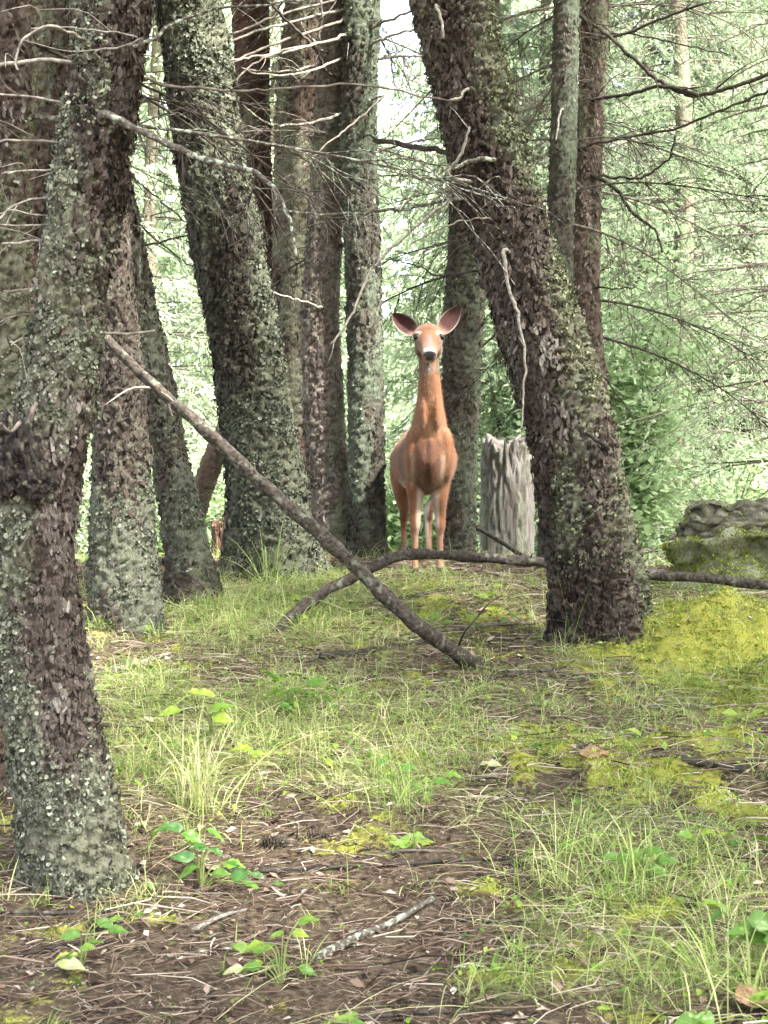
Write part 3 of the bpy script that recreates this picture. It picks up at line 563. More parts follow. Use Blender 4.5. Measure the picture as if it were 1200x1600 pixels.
# ------------------------------------------------------------------ crowns
def conifer_crown(seed, z0, H, Lmax, whorl=.28, per=6, tw=9, spr=9, sl=.085, sw=.020, mt=None, droop=.35, bare=.25):
    r = np.random.default_rng(seed); mb = MB(); tb = MB()
    z = z0; O = []; D = []; L_ = []; VR = []
    while z < H - .2:
        for b in range(per):
            az = r.uniform(0, 2 * np.pi); L = (Lmax * (1 - z / H) ** .75 + .25) * r.uniform(.65, 1.15); bv = np.clip(r.normal(.45, .22), 0, 1)
            s = np.linspace(0, 1, 9); dr = droop * r.uniform(.5, 1.5)
            ca, sa = math.cos(az), math.sin(az)
            hor = s * L; ver = L * (.12 * s - dr * s ** 2 + .10 * s ** 4); side = .06 * L * np.sin(3 * s + r.uniform(0, 6))
            p = np.stack([ca * hor - sa * side, sa * hor + ca * side, z + ver], 1)
            V, T, Q = tube(p + r.normal(0, .012, p.shape) * s[:, None] ** .5, np.linspace(.005 + .003 * L, .0015, 9), 4, False); tb.add(V, T, Q)
            for q in range(tw * 2):
                f = bare + (1 - bare) * (q // 2 + r.random()) / tw; sd = 1 if q % 2 else -1
                i = f * 8; k = min(int(i), 7); st = p[k] + (p[k + 1] - p[k]) * (i - k)
                l = L * .34 * (1.2 - f * .8) * r.uniform(.6, 1.2)
                ang = az + sd * r.uniform(.6, 1.15); d = np.array([math.cos(ang), math.sin(ang), -r.uniform(.15, .7)])
                t = (np.arange(spr) + r.random(spr)) / spr
                c = st + np.outer(t * l, d); c[:, 2] -= .25 * l * t ** 2; c += r.normal(0, .012, c.shape)
                dd = d + r.normal(0, .55, (spr, 3)); dd[:, 2] -= .35; dd /= np.linalg.norm(dd, axis=1)[:, None]
                O.append(c); D.append(dd); L_.append(sl * r.uniform(.6, 1.4, spr)); VR.append(np.clip(bv + r.normal(0, .12, spr) + .15 * f, 0, 1))
                if q % 3 == 0:
                    V, T, Q = tube(np.stack([st, st + d * l * .5, st + d * l - np.array([0, 0, .25 * l])]), np.array([.004, .003, .0015]), 3, False); tb.add(V, T, Q)
        z += whorl * r.uniform(.7, 1.3)
    O = np.concatenate(O); D = np.concatenate(D); L_ = np.concatenate(L_); VR = np.concatenate(VR); n = len(O)
    sdv = np.cross(D, r.normal(size=(n, 3))); sdv /= np.linalg.norm(sdv, axis=1)[:, None] + 1e-9
    w = sdv * (sw * .5 * r.uniform(.6, 1.4, n))[:, None]; e = D * L_[:, None]
    V = np.stack([O - w * .4, O + e * .5 - w, O + e, O + e * .5 + w], 1).reshape(-1, 3)
    mb.add(V, Q=np.arange(n * 4).reshape(n, 4), var=np.repeat(VR, 4))
    return mb.mesh('crown', mt, False), tb.mesh('boughs', M_DARKTWIG if seed % 2 else M_TWIG)
# unseen crowns added to the grove above the frame, to shade the clearing
OC = [conifer_crown(500 + i, 0, 6.5, 2.3, .33, 5, 7, 6, .17, .06, M_NEEDLE) for i in range(2)]
for i, (key, z0) in enumerate([('front', 4.8), ('left_back', 5.4), ('middle', 6.0), ('right_back', 6.5)]):
    T = TREES[key]; c, b = OC[i % 2]; o = link('crown', c, T['root']); p = T['cen'](z0).ravel()
    o.location = Vector(p) - T['root'].location; o.rotation_euler = (0, 0, i * 1.3)
    o2 = link('boughs', b, T['root']); o2.location = o.location; o2.rotation_euler = o.rotation_euler
for i, (x, y, z0, sc_) in enumerate([(3.6, 4.2, 4.0, 1.0), (4.6, 7.4, 4.4, 1.0), (3.3, 1.2, 3.0, 1.0), (5.4, 5.6, 2.6, 1.1), (5.0, 2.2, 2.4, 1.1), (1.8, -1.6, 3.2, 1.0), (6.6, 9.0, 4.6, 1.0), (4.4, -1.2, 2.4, 1.1)]):  # unseen trees put in to keep the sun off the clearing
    root = tag(link('conifer_tree', None), 'unseen conifer added on the right to shade the clearing', 'tree', 'added shade trees right of the camera'); root.location = (x, y, float(gz(x, y)[0]))
    tb_ = MB(); zq = np.linspace(-.2, 9, 20); V, T_, Q = tube(np.stack([.05 * np.sin(zq), .05 * np.cos(zq), zq], 1), np.linspace(.16, .03, 20), 14); tb_.add(V, T_, Q, plate=.8, tone=.5, lich=.5); link('trunk', tb_.mesh('trunk', B4), root)
    c, b = OC[i % 2]
    for nm, d_ in (('crown', c), ('boughs', b)): o = link(nm, d_, root); o.location = (0, 0, z0); o.rotation_euler = (0, 0, i * 2.2); o.scale = (sc_, sc_, sc_)
# conifers beyond the crest
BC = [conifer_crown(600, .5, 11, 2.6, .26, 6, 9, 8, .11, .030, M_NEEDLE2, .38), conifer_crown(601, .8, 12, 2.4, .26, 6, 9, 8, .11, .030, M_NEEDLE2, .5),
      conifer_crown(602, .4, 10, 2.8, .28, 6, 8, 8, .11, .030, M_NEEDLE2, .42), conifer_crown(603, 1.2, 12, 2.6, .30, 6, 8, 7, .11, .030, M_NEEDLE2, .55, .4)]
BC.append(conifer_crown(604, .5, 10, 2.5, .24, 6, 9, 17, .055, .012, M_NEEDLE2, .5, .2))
tp = MB(); zz_ = np.linspace(-.2, 11, 24); V, T_, Q = tube(np.stack([.05 * np.sin(zz_), .05 * np.cos(zz_ * .8), zz_], 1), np.linspace(.15, .02, 24), 14)
tp.add(V, T_, Q, plate=.8, tone=.5, lich=.5); TRUNK_BG = tp.mesh('trunk', B4)
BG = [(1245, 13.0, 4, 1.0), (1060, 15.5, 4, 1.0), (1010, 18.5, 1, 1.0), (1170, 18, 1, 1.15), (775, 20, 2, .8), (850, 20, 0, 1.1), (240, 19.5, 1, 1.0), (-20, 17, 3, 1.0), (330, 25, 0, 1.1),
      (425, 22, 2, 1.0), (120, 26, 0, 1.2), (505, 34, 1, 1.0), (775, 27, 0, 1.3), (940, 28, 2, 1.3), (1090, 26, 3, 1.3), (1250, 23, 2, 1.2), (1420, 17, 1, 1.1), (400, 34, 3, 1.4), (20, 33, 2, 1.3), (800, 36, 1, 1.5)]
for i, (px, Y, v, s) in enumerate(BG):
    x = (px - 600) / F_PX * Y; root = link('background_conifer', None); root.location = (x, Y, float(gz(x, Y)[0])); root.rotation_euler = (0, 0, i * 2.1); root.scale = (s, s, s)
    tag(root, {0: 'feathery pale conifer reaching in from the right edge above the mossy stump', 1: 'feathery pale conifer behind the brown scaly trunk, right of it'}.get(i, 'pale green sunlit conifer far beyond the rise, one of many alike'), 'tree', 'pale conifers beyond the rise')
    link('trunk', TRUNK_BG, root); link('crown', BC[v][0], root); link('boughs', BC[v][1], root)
# broadleaf shrubs
def leafy_shrub(seed, h, rad, n, ls, mt):
    r = np.random.default_rng(seed); mb = MB(); sb = MB(); k = 0
    tips = []
    for q in range(14):
        az = r.uniform(0, 6.28); d = np.array([math.cos(az), math.sin(az), 0]) * rad * r.uniform(.2, .9); top = d + np.array([0, 0, h * r.uniform(.45, 1)])
        p = spline([[0, 0, -.05], top * .5 * np.array([.5, .5, 1]), top], 10); V, T, Q = tube(p, np.linspace(.022, .004, 10), 5, False); sb.add(V, T, Q)
        tips.append(p)
    pts = np.concatenate([t[3:] for t in tips])
    c = pts[r.integers(0, len(pts), n // 9)] + r.normal(0, rad * .16, (n // 9, 3))
    cv = np.clip(r.normal(.5, .25, n // 9), 0, 1); ci = np.repeat(np.arange(n // 9), 9); m_ = len(ci)
    o = c[ci] + r.normal(0, ls * 1.3, (m_, 3)); d = r.normal(size=(m_, 3)); d[:, 2] = d[:, 2] * .4 - .25; d /= np.linalg.norm(d, axis=1)[:, None]
    s = np.cross(d, r.normal(0, .4, (m_, 3)) + [0, 0, 1.]); s /= np.linalg.norm(s, axis=1)[:, None]; L = ls * r.uniform(.6, 1.3, (m_, 1))
    V = np.stack([o, o + d * L * .5 - s * L * .33, o + d * L, o + d * L * .5 + s * L * .33], 1).reshape(-1, 3)
    mb.add(V, Q=np.arange(m_ * 4).reshape(-1, 4), var=np.repeat(np.clip(cv[ci] + r.normal(0, .12, m_), 0, 1), 4))
    return mb.mesh('foliage', mt, False), sb.mesh('stems', M_TWIG)
SH = [leafy_shrub(700, 4.0, 1.0, 9000, .09, M_MAPLE), leafy_shrub(701, 1.5, .9, 5000, .075, M_MAPLE)]
for (px, Y, v, s, lab) in [(985, 13.6, 0, 1.0, 'bright lime green broadleaf shrub right of the brown scaly trunk'), (870, 19, 0, 1.2, 'lime green broadleaf tree far behind the thick leaning trunk'),
        (1130, 14.5, 1, 1.0, 'low leafy green bush behind the mossy stump'), (640, 19, 1, 1.3, 'low leafy bush glimpsed beyond the deer\'s legs'), (270, 17, 1, 1.2, 'low leafy bush glimpsed between the left trunks'), (1020, 19, 0, .9, 'tall pale leafy shrub behind the lime green shrub')]:
    x = (px - 600) / F_PX * Y; root = link('broadleaf_shrub', None); root.location = (x, Y, float(gz(x, Y)[0])); root.scale = (s, s, s); root.rotation_euler = (0, 0, px)
    tag(root, lab, 'shrub'); link('foliage', SH[v][0], root); link('stems', SH[v][1], root)
# far wood: one mass
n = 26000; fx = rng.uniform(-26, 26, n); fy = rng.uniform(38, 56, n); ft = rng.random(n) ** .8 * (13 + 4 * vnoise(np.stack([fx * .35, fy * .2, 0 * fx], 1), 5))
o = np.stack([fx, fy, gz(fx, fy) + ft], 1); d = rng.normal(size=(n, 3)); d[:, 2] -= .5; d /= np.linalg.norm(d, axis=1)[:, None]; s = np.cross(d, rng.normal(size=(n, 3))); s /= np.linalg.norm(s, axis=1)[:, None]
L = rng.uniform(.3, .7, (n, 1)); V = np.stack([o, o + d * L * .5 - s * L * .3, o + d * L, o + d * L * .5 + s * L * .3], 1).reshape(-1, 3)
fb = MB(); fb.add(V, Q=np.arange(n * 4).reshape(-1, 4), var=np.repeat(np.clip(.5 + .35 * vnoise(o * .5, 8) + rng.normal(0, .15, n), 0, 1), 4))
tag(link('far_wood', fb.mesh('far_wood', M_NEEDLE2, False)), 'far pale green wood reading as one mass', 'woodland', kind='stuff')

# ------------------------------------------------------------------ deer
def build_deer():
    gx0, gy0 = .25, 8.2
    base = np.array([gx0, gy0, float(gz(gx0, gy0)[0])])
    root = tag(link('deer', None), 'reddish brown doe standing alert, facing the camera with both ears spread', 'deer'); root.location = base
    mb = MB()
    def loft(sec, k=28, egg=0.):
        """sec rows: x, y, z, half width, half depth"""
        s = np.array(sec, float); s = spline(s, len(s) * 4); p = s[:, :3]; t = np.gradient(p, axis=0); t /= np.linalg.norm(t, axis=1)[:, None]
        u = np.tile([1., 0, 0], (len(p), 1)); u -= t * (u * t).sum(1)[:, None]; u /= np.linalg.norm(u, axis=1)[:, None]; v = np.cross(t, u)
        a = np.arange(k) / k * 2 * np.pi
        V = p[:, None] + (s[:, 3][:, None] * np.cos(a)[None] * (1 - egg * np.clip(np.sin(a)[None] * np.sign(v[:, 2])[:, None], 0, 1) ** 1.2))[..., None] * u[:, None] + s[:, 4][:, None, None] * np.sin(a)[None, :, None] * v[:, None]
        V = np.concatenate([V.reshape(-1, 3), p[:1], p[-1:]]); n = len(p)
        i = np.arange(n - 1)[:, None] * k; j = np.arange(k)[None]; Q = np.stack([i + j, i + (j + 1) % k, i + k + (j + 1) % k, i + k + j], -1).reshape(-1, 4)
        T = []
        for q in range(k): T += [[n * k, (q + 1) % k, q], [n * k + 1, (n - 1) * k + q, (n - 1) * k + (q + 1) % k]]
        mb.add(V, T, Q)
    def ell(c, r):
        V, Q, _, _ = lump(c, *r, 0, 1, 1, 24); mb.add(V, Q=Q)
    HX = -.008
    # torso, chest to rump (rump swings a little to the left of the picture); egg-shaped sections, widest low down
    loft([(0, -.165, .69, .035, .06), (0, -.14, .68, .070, .13), (0, -.07, .672, .104, .195), (-.003, .08, .665, .138, .21), (-.008, .28, .66, .172, .21), (-.012, .5, .66, .190, .205), (-.022, .7, .668, .188, .20), (-.034, .86, .675, .178, .195), (-.038, .98, .70, .125, .15), (-.038, 1.05, .72, .05, .07)], 36, egg=.42)
    # neck
    loft([(0, .16, .68, .10, .16), (0, .06, .74, .105, .17), (0, -.01, .82, .098, .145), (0, -.06, .90, .080, .115), (0, -.10, .985, .066, .092), (-.003, -.125, 1.07, .059, .078), (-.006, -.135, 1.15, .056, .070), (HX, -.13, 1.22, .054, .066), (HX, -.12, 1.27, .05, .055)])
    # skull to muzzle
    loft([(HX, -.04, 1.30, .03, .03), (HX, -.07, 1.308, .058, .055), (HX, -.115, 1.31, .077, .064), (HX, -.165, 1.292, .083, .066), (HX, -.21, 1.262, .074, .060), (HX, -.26, 1.226, .056, .050), (HX, -.305, 1.200, .046, .041), (HX, -.345, 1.178, .042, .036), (HX, -.368, 1.168, .037, .031), (HX, -.380, 1.165, .022, .018)])
    for s in (-1, 1):
        ell((HX + s * .062, -.172, 1.309), (.025, .032, .016))          # brow
        ell((HX + s * .047, -.155, 1.232), (.030, .062, .046))         # cheek
        ell((HX + s * .021, -.366, 1.172), (.018, .018, .017))         # nostril wing
        ell((HX + s * .055, -.085, 1.325), (.022, .022, .024))         # ear base
        ell((s * .094, -.035, .66), (.042, .085, .15))                 # shoulder
        ell((s * .036, -.100, .90), (.030, .095, .12))                  # neck cord
    ell((HX, -.315, 1.160), (.034, .055, .024))                        # lower jaw
    ell((HX, -.09, 1.345), (.045, .05, .026))
    # forelegs
    for s, x0, dy in ((-1, -.078, -.01), (1, .062, .02)):
        loft([(s * .085, .03, .70, .045, .09), (s * .080, .02, .60, .054, .10), (x0 * 1.0, .025, .50, .053, .075), (x0 * .96, .015, .42, .043, .054), (x0, .010 + dy, .33, .032, .037), (x0, .004 + dy, .265, .0295, .032), (x0 - .001, .012 + dy, .22, .021, .023), (x0, .018 + dy, .14, .0165, .019), (x0, .016 + dy, .085, .0185, .022), (x0, .0 + dy, .05, .019, .024), (x0, -.012 + dy, .02, .023, .032), (x0, -.012 + dy, .0, .024, .034)], 18)
    # hind legs
    for x1, xk, y_ in ((-.140, -.128, 0.), (.085, .02, -.14)):
        loft([(x1 * .75 - .01, .86, .70, .07, .12), (x1, .82, .60, .074, .125), (x1, .76, .51, .062, .10), (x1 * .98, .78, .43, .046, .066), (xk, .86 + y_, .36, .031, .040), (xk, .92 + y_, .31, .025, .034), (xk, .915 + y_, .25, .020, .026), (xk, .89 + y_, .14, .0175, .020), (xk, .87 + y_, .08, .019, .023), (xk, .855 + y_, .03, .022, .03), (xk, .85 + y_, .0, .024, .034)], 18)
    loft([(-.035, 1.02, .76, .03, .03), (-.035, 1.08, .72, .04, .03), (-.035, 1.10, .60, .03, .02), (-.035, 1.10, .54, .01, .01)], 12)
    tmp = link('deer_tmp', mb.mesh('tmp', None))
    md = tmp.modifiers.new('r', 'REMESH'); md.mode = 'VOXEL'; md.voxel_size = .0062; md.use_smooth_shade = True
    sm = tmp.modifiers.new('s', 'SMOOTH'); sm.factor = .5; sm.iterations = 6
    dg = bpy.context.evaluated_depsgraph_get(); me = bpy.data.meshes.new_from_object(tmp.evaluated_get(dg))
    bpy.data.objects.remove(tmp)
    nv = len(me.vertices); V = np.zeros(nv * 3, np.float32); me.vertices.foreach_get('co', V); V = V.reshape(-1, 3).astype(float)
    N = np.zeros(nv * 3, np.float32); me.vertices.foreach_get('normal', N); N = N.reshape(-1, 3)
    def colour(V, N):
        x, y, z = V[:, 0] - HX, V[:, 1], V[:, 2]
        nz = fbm(V * np.array([16, 16, 7]), 3, 4); n2 = fbm(V * 6, 13, 2)
        c = np.tile([.180, .080, .039], (len(V), 1)) * (1 + .42 * nz + .30 * n2)[:, None] * np.array([1., 1. - .0, 1.])
        def mix(c, k, m): return c * (1 - m[:, None]) + np.array(k) * m[:, None]
        front = sstep(.1, .6, -N[:, 1]); ax = np.abs(x)
        c = mix(c, (.285, .125, .057), sstep(.1, .7, np.abs(N[:, 0])) * sstep(.7, .9, z) * .45)                       # brighter flanks of the neck
        c = mix(c, (.175, .09, .055), front * sstep(.84, .95, z) * (1 - sstep(1.06, 1.12, z)) * (1 - sstep(.022, .045, ax)) * .75)   # greyer front of the neck
        c = mix(c, (.33, .19, .115), front * sstep(.72, .80, z) * (1 - sstep(.82, .9, z)) * .55)                      # pale collar
        c = mix(c, (.085, .040, .025), sstep(.44, .50, z) * (1 - sstep(.70, .76, z)) * (1 - sstep(.05, .095, ax + .02 * nz)) * (y < .0) * .75)   # dark breast
        c = mix(c, (.035, .018, .012), sstep(.47, .54, z) * (1 - sstep(.72, .77, z)) * np.exp(-(x / .014) ** 2) * (y < -.02) * .85)  # shade of the chest crease, painted into the coat as a dark line
        rimx = np.exp(-((ax - (.085 + .02 * nz)) / .014) ** 2) * sstep(.46, .52, z) * (1 - sstep(.62, .70, z)) * (y < .0) * front
        c = mix(c, (.36, .26, .19), rimx * .7)                                                                       # pale shoulder lines
        c = mix(c, (.62, .54, .46), sstep(.45, .9, -N[:, 2]) * sstep(.15, .3, y) * sstep(.40, .50, z) * .7)
        leg = (1 - sstep(.44, .51, z)); inner = np.where(V[:, 0] < -.01, N[:, 0], -N[:, 0])
        c = mix(c, (.34, .27, .215), leg * sstep(-.05, .45, inner) * sstep(.1, .3, z) * (y < .3) * .95)
        c = mix(c, (.70, .63, .56), leg * sstep(-.3, .4, inner) * sstep(.1, .2, z) * (y > .3) * (V[:, 0] > -.06))
        c = mix(c, (.30, .19, .125), (1 - sstep(.18, .28, z)) * .6)
        c = mix(c, (.66, .6, .54), (np.abs(x + .03) < .05) * (y > .98) * (z < .7) * 1.)
        c = mix(c, (.02, .017, .016), 1 - sstep(.028, .04, z))
        hd = (z > 1.10) & (y < -.05)
        c = mix(c, (.21, .14, .092), np.exp(-((z - 1.115) / .03) ** 2) * front * (y > -.24) * .85)                     # throat
        c = mix(c, (.165, .078, .047), hd * sstep(1.305, 1.335, z) * .8)                                               # forehead
        c = mix(c, (.07, .035, .024), hd * np.exp(-((z - 1.335) / .012) ** 2) * np.exp(-(x / .03) ** 2) * .5)
        c = mix(c, (.115, .072, .056), hd * sstep(.026, .045, ax) * (1 - sstep(1.275, 1.30, z)) * .8)                  # cheeks
        c = mix(c, (.155, .122, .113), hd * (1 - sstep(.008, .028, ax + .008 * nz)) * (1 - sstep(1.285, 1.312, z)) * (y < -.17) * .9)   # bridge of the nose
        c = mix(c, (.48, .45, .43), hd * np.exp(-((z - 1.203) / .008) ** 2) * (1 - sstep(.026, .036, ax)) * (y < -.30) * .9)    # white band above the nose
        for s in (-1, 1):
            d = np.sqrt((((V - np.array([HX + s * .056, -.21, 1.308])) * np.array([.8, .6, 1.4])) ** 2).sum(1))
            c = mix(c, (.42, .37, .33), hd * (1 - sstep(.012, .024, d)) * .9)                                        # pale brow
            d = np.sqrt(((V - np.array([HX + s * .0665, -.214, 1.286])) ** 2).sum(1)); c = mix(c, (.02, .015, .014), hd * (1 - sstep(.020, .027, d)))
            d = np.sqrt((((V - np.array([HX + s * .040, -.24, 1.262])) * np.array([1, .5, .6])) ** 2).sum(1)); c = mix(c, (.16, .09, .07), hd * np.exp(-(d / .012) ** 2) * .5)
        nose = hd & (y < -.335)
        dn = np.sqrt((x / (.038 - .25 * np.clip(1.175 - z, 0, .03))) ** 2 + ((z - 1.170) / .026) ** 2)
        c = mix(c, (.010, .009, .010), nose * (1 - sstep(.85, 1.05, dn)))
        for s in (-1, 1):
            d = np.sqrt(((x - s * .027) / .006) ** 2 + ((z - 1.160) / .006) ** 2); c = mix(c, (.30, .27, .25), nose * np.exp(-d ** 2) * .6)
        c = mix(c, (.36, .30, .25), hd * (z < 1.143) * (y < -.28) * .85)
        return np.clip(c, .01, 1)
    col = colour(V, N)
    # ears: cupped shells joined to the body mesh
    EV = []; EQ = []; EC = []; off = nv
    for s, b, tip, wd in ((-1, (-.075, -.085, 1.328), (-.205, -.075, 1.432), .046), (1, (.058, -.085, 1.330), (.168, -.075, 1.474), .046)):
        b = np.array(b); tip = np.array(tip); ax = tip - b; L = np.linalg.norm(ax); ax /= L
        fwd = np.array([s * .12, -1., .10]); fwd -= ax * fwd.dot(ax); fwd /= np.linalg.norm(fwd); sd = np.cross(ax, fwd)
        nu, nw = 18, 13; u = np.linspace(-.06, 1, nu); w = np.linspace(-1, 1, nw)
        for side in (0, 1):
            U, Wg = np.meshgrid(u, w, indexing='ij'); uu = np.clip(U, 0, 1)
            wid = wd * (np.sin(np.pi * np.clip(uu * .95 + .05, 0, 1) ** .92) ** .62 + .12 * (1 - uu)); wid = np.where(uu > .995, .003, wid)
            dep = -.030 * (1 - Wg ** 2) * np.sin(np.pi * np.clip(uu * .8 + .15, 0, 1)) - .006 * side
            pos = b + (U * L)[..., None] * ax + (Wg * wid)[..., None] * sd + dep[..., None] * fwd
            EV.append(pos.reshape(-1, 3)); i = np.arange(nu - 1)[:, None] * nw; j = np.arange(nw - 1)[None]
            q = np.stack([i + j, i + j + 1, i + nw + j + 1, i + nw + j], -1).reshape(-1, 4) + off
            EQ.append(q if side else q[:, ::-1]); off += nu * nw
            rim = np.abs(Wg); nz = fbm(pos.reshape(-1, 3) * 60, 5, 2).reshape(U.shape)
            if side: cc = np.tile([.36, .19, .11], (nu * nw, 1))
            else:
                inn = np.array([.055, .023, .021])[None, None] * (1 + .5 * nz)[..., None]; m_ = (sstep(.84, .98, rim) * .8)[..., None]
                cc = inn * (1 - m_) + np.array([.42, .33, .28]) * m_; m2 = (sstep(.72, 1.0, 1 - uu) * .7)[..., None]; cc = cc * (1 - m2) + np.array([.26, .18, .14]) * m2
                cc = cc.reshape(-1, 3)
            EC.append(np.clip(cc, .01, 1))
    fq = np.zeros(len(me.loops), np.int32); me.loops.foreach_get('vertex_index', fq)
    ls = np.zeros(len(me.polygons), np.int32); me.polygons.foreach_get('loop_total', ls)
    st = np.concatenate([[0], np.cumsum(ls)[:-1]])
    q4 = np.stack([fq[st[ls == 4] + i] for i in range(4)], 1); t3 = np.stack([fq[st[ls == 3] + i] for i in range(3)], 1) if (ls == 3).any() else None
    ob = MB(); ob.add(np.concatenate([V] + EV), T=t3, Q=np.concatenate([q4] + EQ), coat=np.concatenate([col] + EC))
    m, nt, out = mat('deer_coat'); c = attr(nt, 'coat', True); nn = noise(nt, mapping(nt, (1, 1, .3)), 160, 3, .6)
    c2 = mixc(nt, ramp(nt, nn, [(.3, 0.), (.7, .45)]), c, (.1, .05, .03), 'MULTIPLY')
    p = principled(nt, out, mixc(nt, .35, c, c2), .8, .12, nn, .35, .004)
    p.inputs['Sheen Weight'].default_value = .15
    link('body', ob.mesh('body', m), root)
    # short fur over the body
    nf = 60000; ok = np.where(V[:, 2] > .06)[0]
    nose_k = (V[:, 2] > 1.13) & (V[:, 1] < -.30); ok = np.setdiff1d(ok, np.where(nose_k)[0])
    for s in (-1, 1): ok = np.setdiff1d(ok, np.where(np.sqrt(((V - np.array([HX + s * .0665, -.214, 1.287])) ** 2).sum(1)) < .029)[0])
    s = rng.choice(ok, nf); o = V[s] + rng.normal(0, .003, (nf, 3)); n_ = N[s]
    flow = np.tile([0, .25, -1.], (nf, 1)); flow -= n_ * (flow * n_).sum(1)[:, None]; flow /= np.linalg.norm(flow, axis=1)[:, None] + .15
    d = flow + n_ * .38 + rng.normal(0, .17, (nf, 3)); d /= np.linalg.norm(d, axis=1)[:, None]
    short = np.where(V[s][:, 2] > 1.13, .5, 1) * np.where(V[s][:, 2] < .42, .6, 1)
    L = (rng.uniform(.010, .024, nf) * short)[:, None]; sd = np.cross(d, n_); sd /= np.linalg.norm(sd, axis=1)[:, None] + 1e-9
    fv = np.stack([o - n_ * .001 - sd * .0011, o - n_ * .001 + sd * .0011, o + d * L], 1).reshape(-1, 3)
    fc = np.clip(col[s] * rng.uniform(.6, 1.35, (nf, 1)), 0, 1)
    hb = MB(); hb.add(fv, T=np.arange(nf * 3).reshape(-1, 3), coat=np.repeat(fc, 3, 0))
    tag(link('fur', hb.mesh('fur', m, False), root), kind='stuff')
    em, nt, out = mat('deer_eye'); principled(nt, out, (.004, .0035, .003), .12, .4)
    for s in (-1, 1):
        eb = MB(); Vv, Q, _, _ = lump((HX + s * .0665, -.214, 1.287), .0190, .0185, .0165, 0, 1, 1, 24); eb.add(Vv, Q=Q); link('eye', eb.mesh('eye', em), root)
    return root
build_deer()

# ------------------------------------------------------------------ fallen poles
def fallen(name, label, cat, W, r0, r1, mt, k=9, knots=0, rough=.12, group=None, taper=None, stubs=()):
    W = np.asarray(W, float); N = max(10, len(W) * 9) if r0 < .017 else len(W) * 30; p = spline(W, N); sd = int(rng.integers(900))
    r = np.linspace(r0, r1, N); q = np.repeat(p[:, None], k, 1) + rng.normal(0, .0005, (N, k, 3))
    prof = 1 + rough * (fbm((q * [1, 1, 1] + np.stack([np.cos(np.arange(k) / k * 6.28), np.sin(np.arange(k) / k * 6.28), 0 * np.arange(k)], 1)[None] * .05).reshape(-1, 3) * 14, sd, 3).reshape(N, k)) * 1.6
    root = tag(link(name, None), label, cat, group); root.location = p[np.argmin(p[:, 2])]
    mb = MB(); V, T, Q = tube(p - np.array(root.location), r, k, True, prof); mb.add(V, T, Q); stem = link('stem', mb.mesh('stem', mt), root)
    for (f, d, l, rr, m2) in stubs:
        i = int(f * (N - 1)); a = p[i] - np.array(root.location); d = np.array(d, float); d /= np.linalg.norm(d)
        e = spline([a, a + d * l * .5 + rng.normal(0, .1 * l, 3) * .5, a + d * l + np.array([0, 0, -.05 * l])], 8)
        sb = MB(); V, T, Q = tube(e, np.linspace(rr, rr * .45, 8), 6); sb.add(V, T, Q); link('branch_stub', sb.mesh('branch_stub', m2), stem)
    return root
def along(pts): return np.array([P(x, y, Y) for (x, y, Y) in pts])
gp = G(738, 1046)
W = along([(60, 410, 6.05), (165, 528, 6.08), (250, 610, 6.1), (320, 672, 6.1), (420, 765, 6.12), (500, 835, 6.13), (570, 900, 6.13), (650, 975, 6.13)]); W = np.concatenate([W, [gp + [0, 0, .02], gp + [.05, -.01, -.06]]])
fallen('fallen_pole', 'long bark-covered pole leaning diagonally across the left of the clearing', 'fallen branch', W, .018, .037, M_LOG, 22, rough=.24,
    stubs=[(.22, (-.8, -.3, -.25), .23, .007, M_PALE), (.245, (.25, -.6, -.9), .09, .010, M_DARKTWIG), (.27, (-.5, -.4, .5), .10, .004, M_PALE), (.62, (.4, -.8, .2), .06, .008, M_DARKTWIG), (.8, (.6, -.6, .5), .05, .007, M_TWIG)])
a = G(438, 990)
W = np.array([a - [.03, 0, .08], a + [0, 0, .01], P(462, 958, 6.95), P(510, 922, 7.0), P(560, 898, 7.05), P(605, 876, 7.1), P(640, 866, 7.12), P(700, 868, 7.14), P(780, 873, 7.16), P(850, 879, 7.18), P(930, 889, 7.2), P(1015, 899, 7.22), P(1090, 902, 7.15), P(1165, 911, 7.15), P(1260, 922, 7.15)])
fallen('bent_bough', 'bent bare bough arching over the ground in front of the deer\'s hooves', 'fallen branch', W, .029, .022, M_LOG, 20, rough=.24,
    stubs=[(.44, (-.5, -.3, .6), .07, .008, M_TWIG), (.62, (.3, -.5, .8), .05, .006, M_DARKTWIG)])
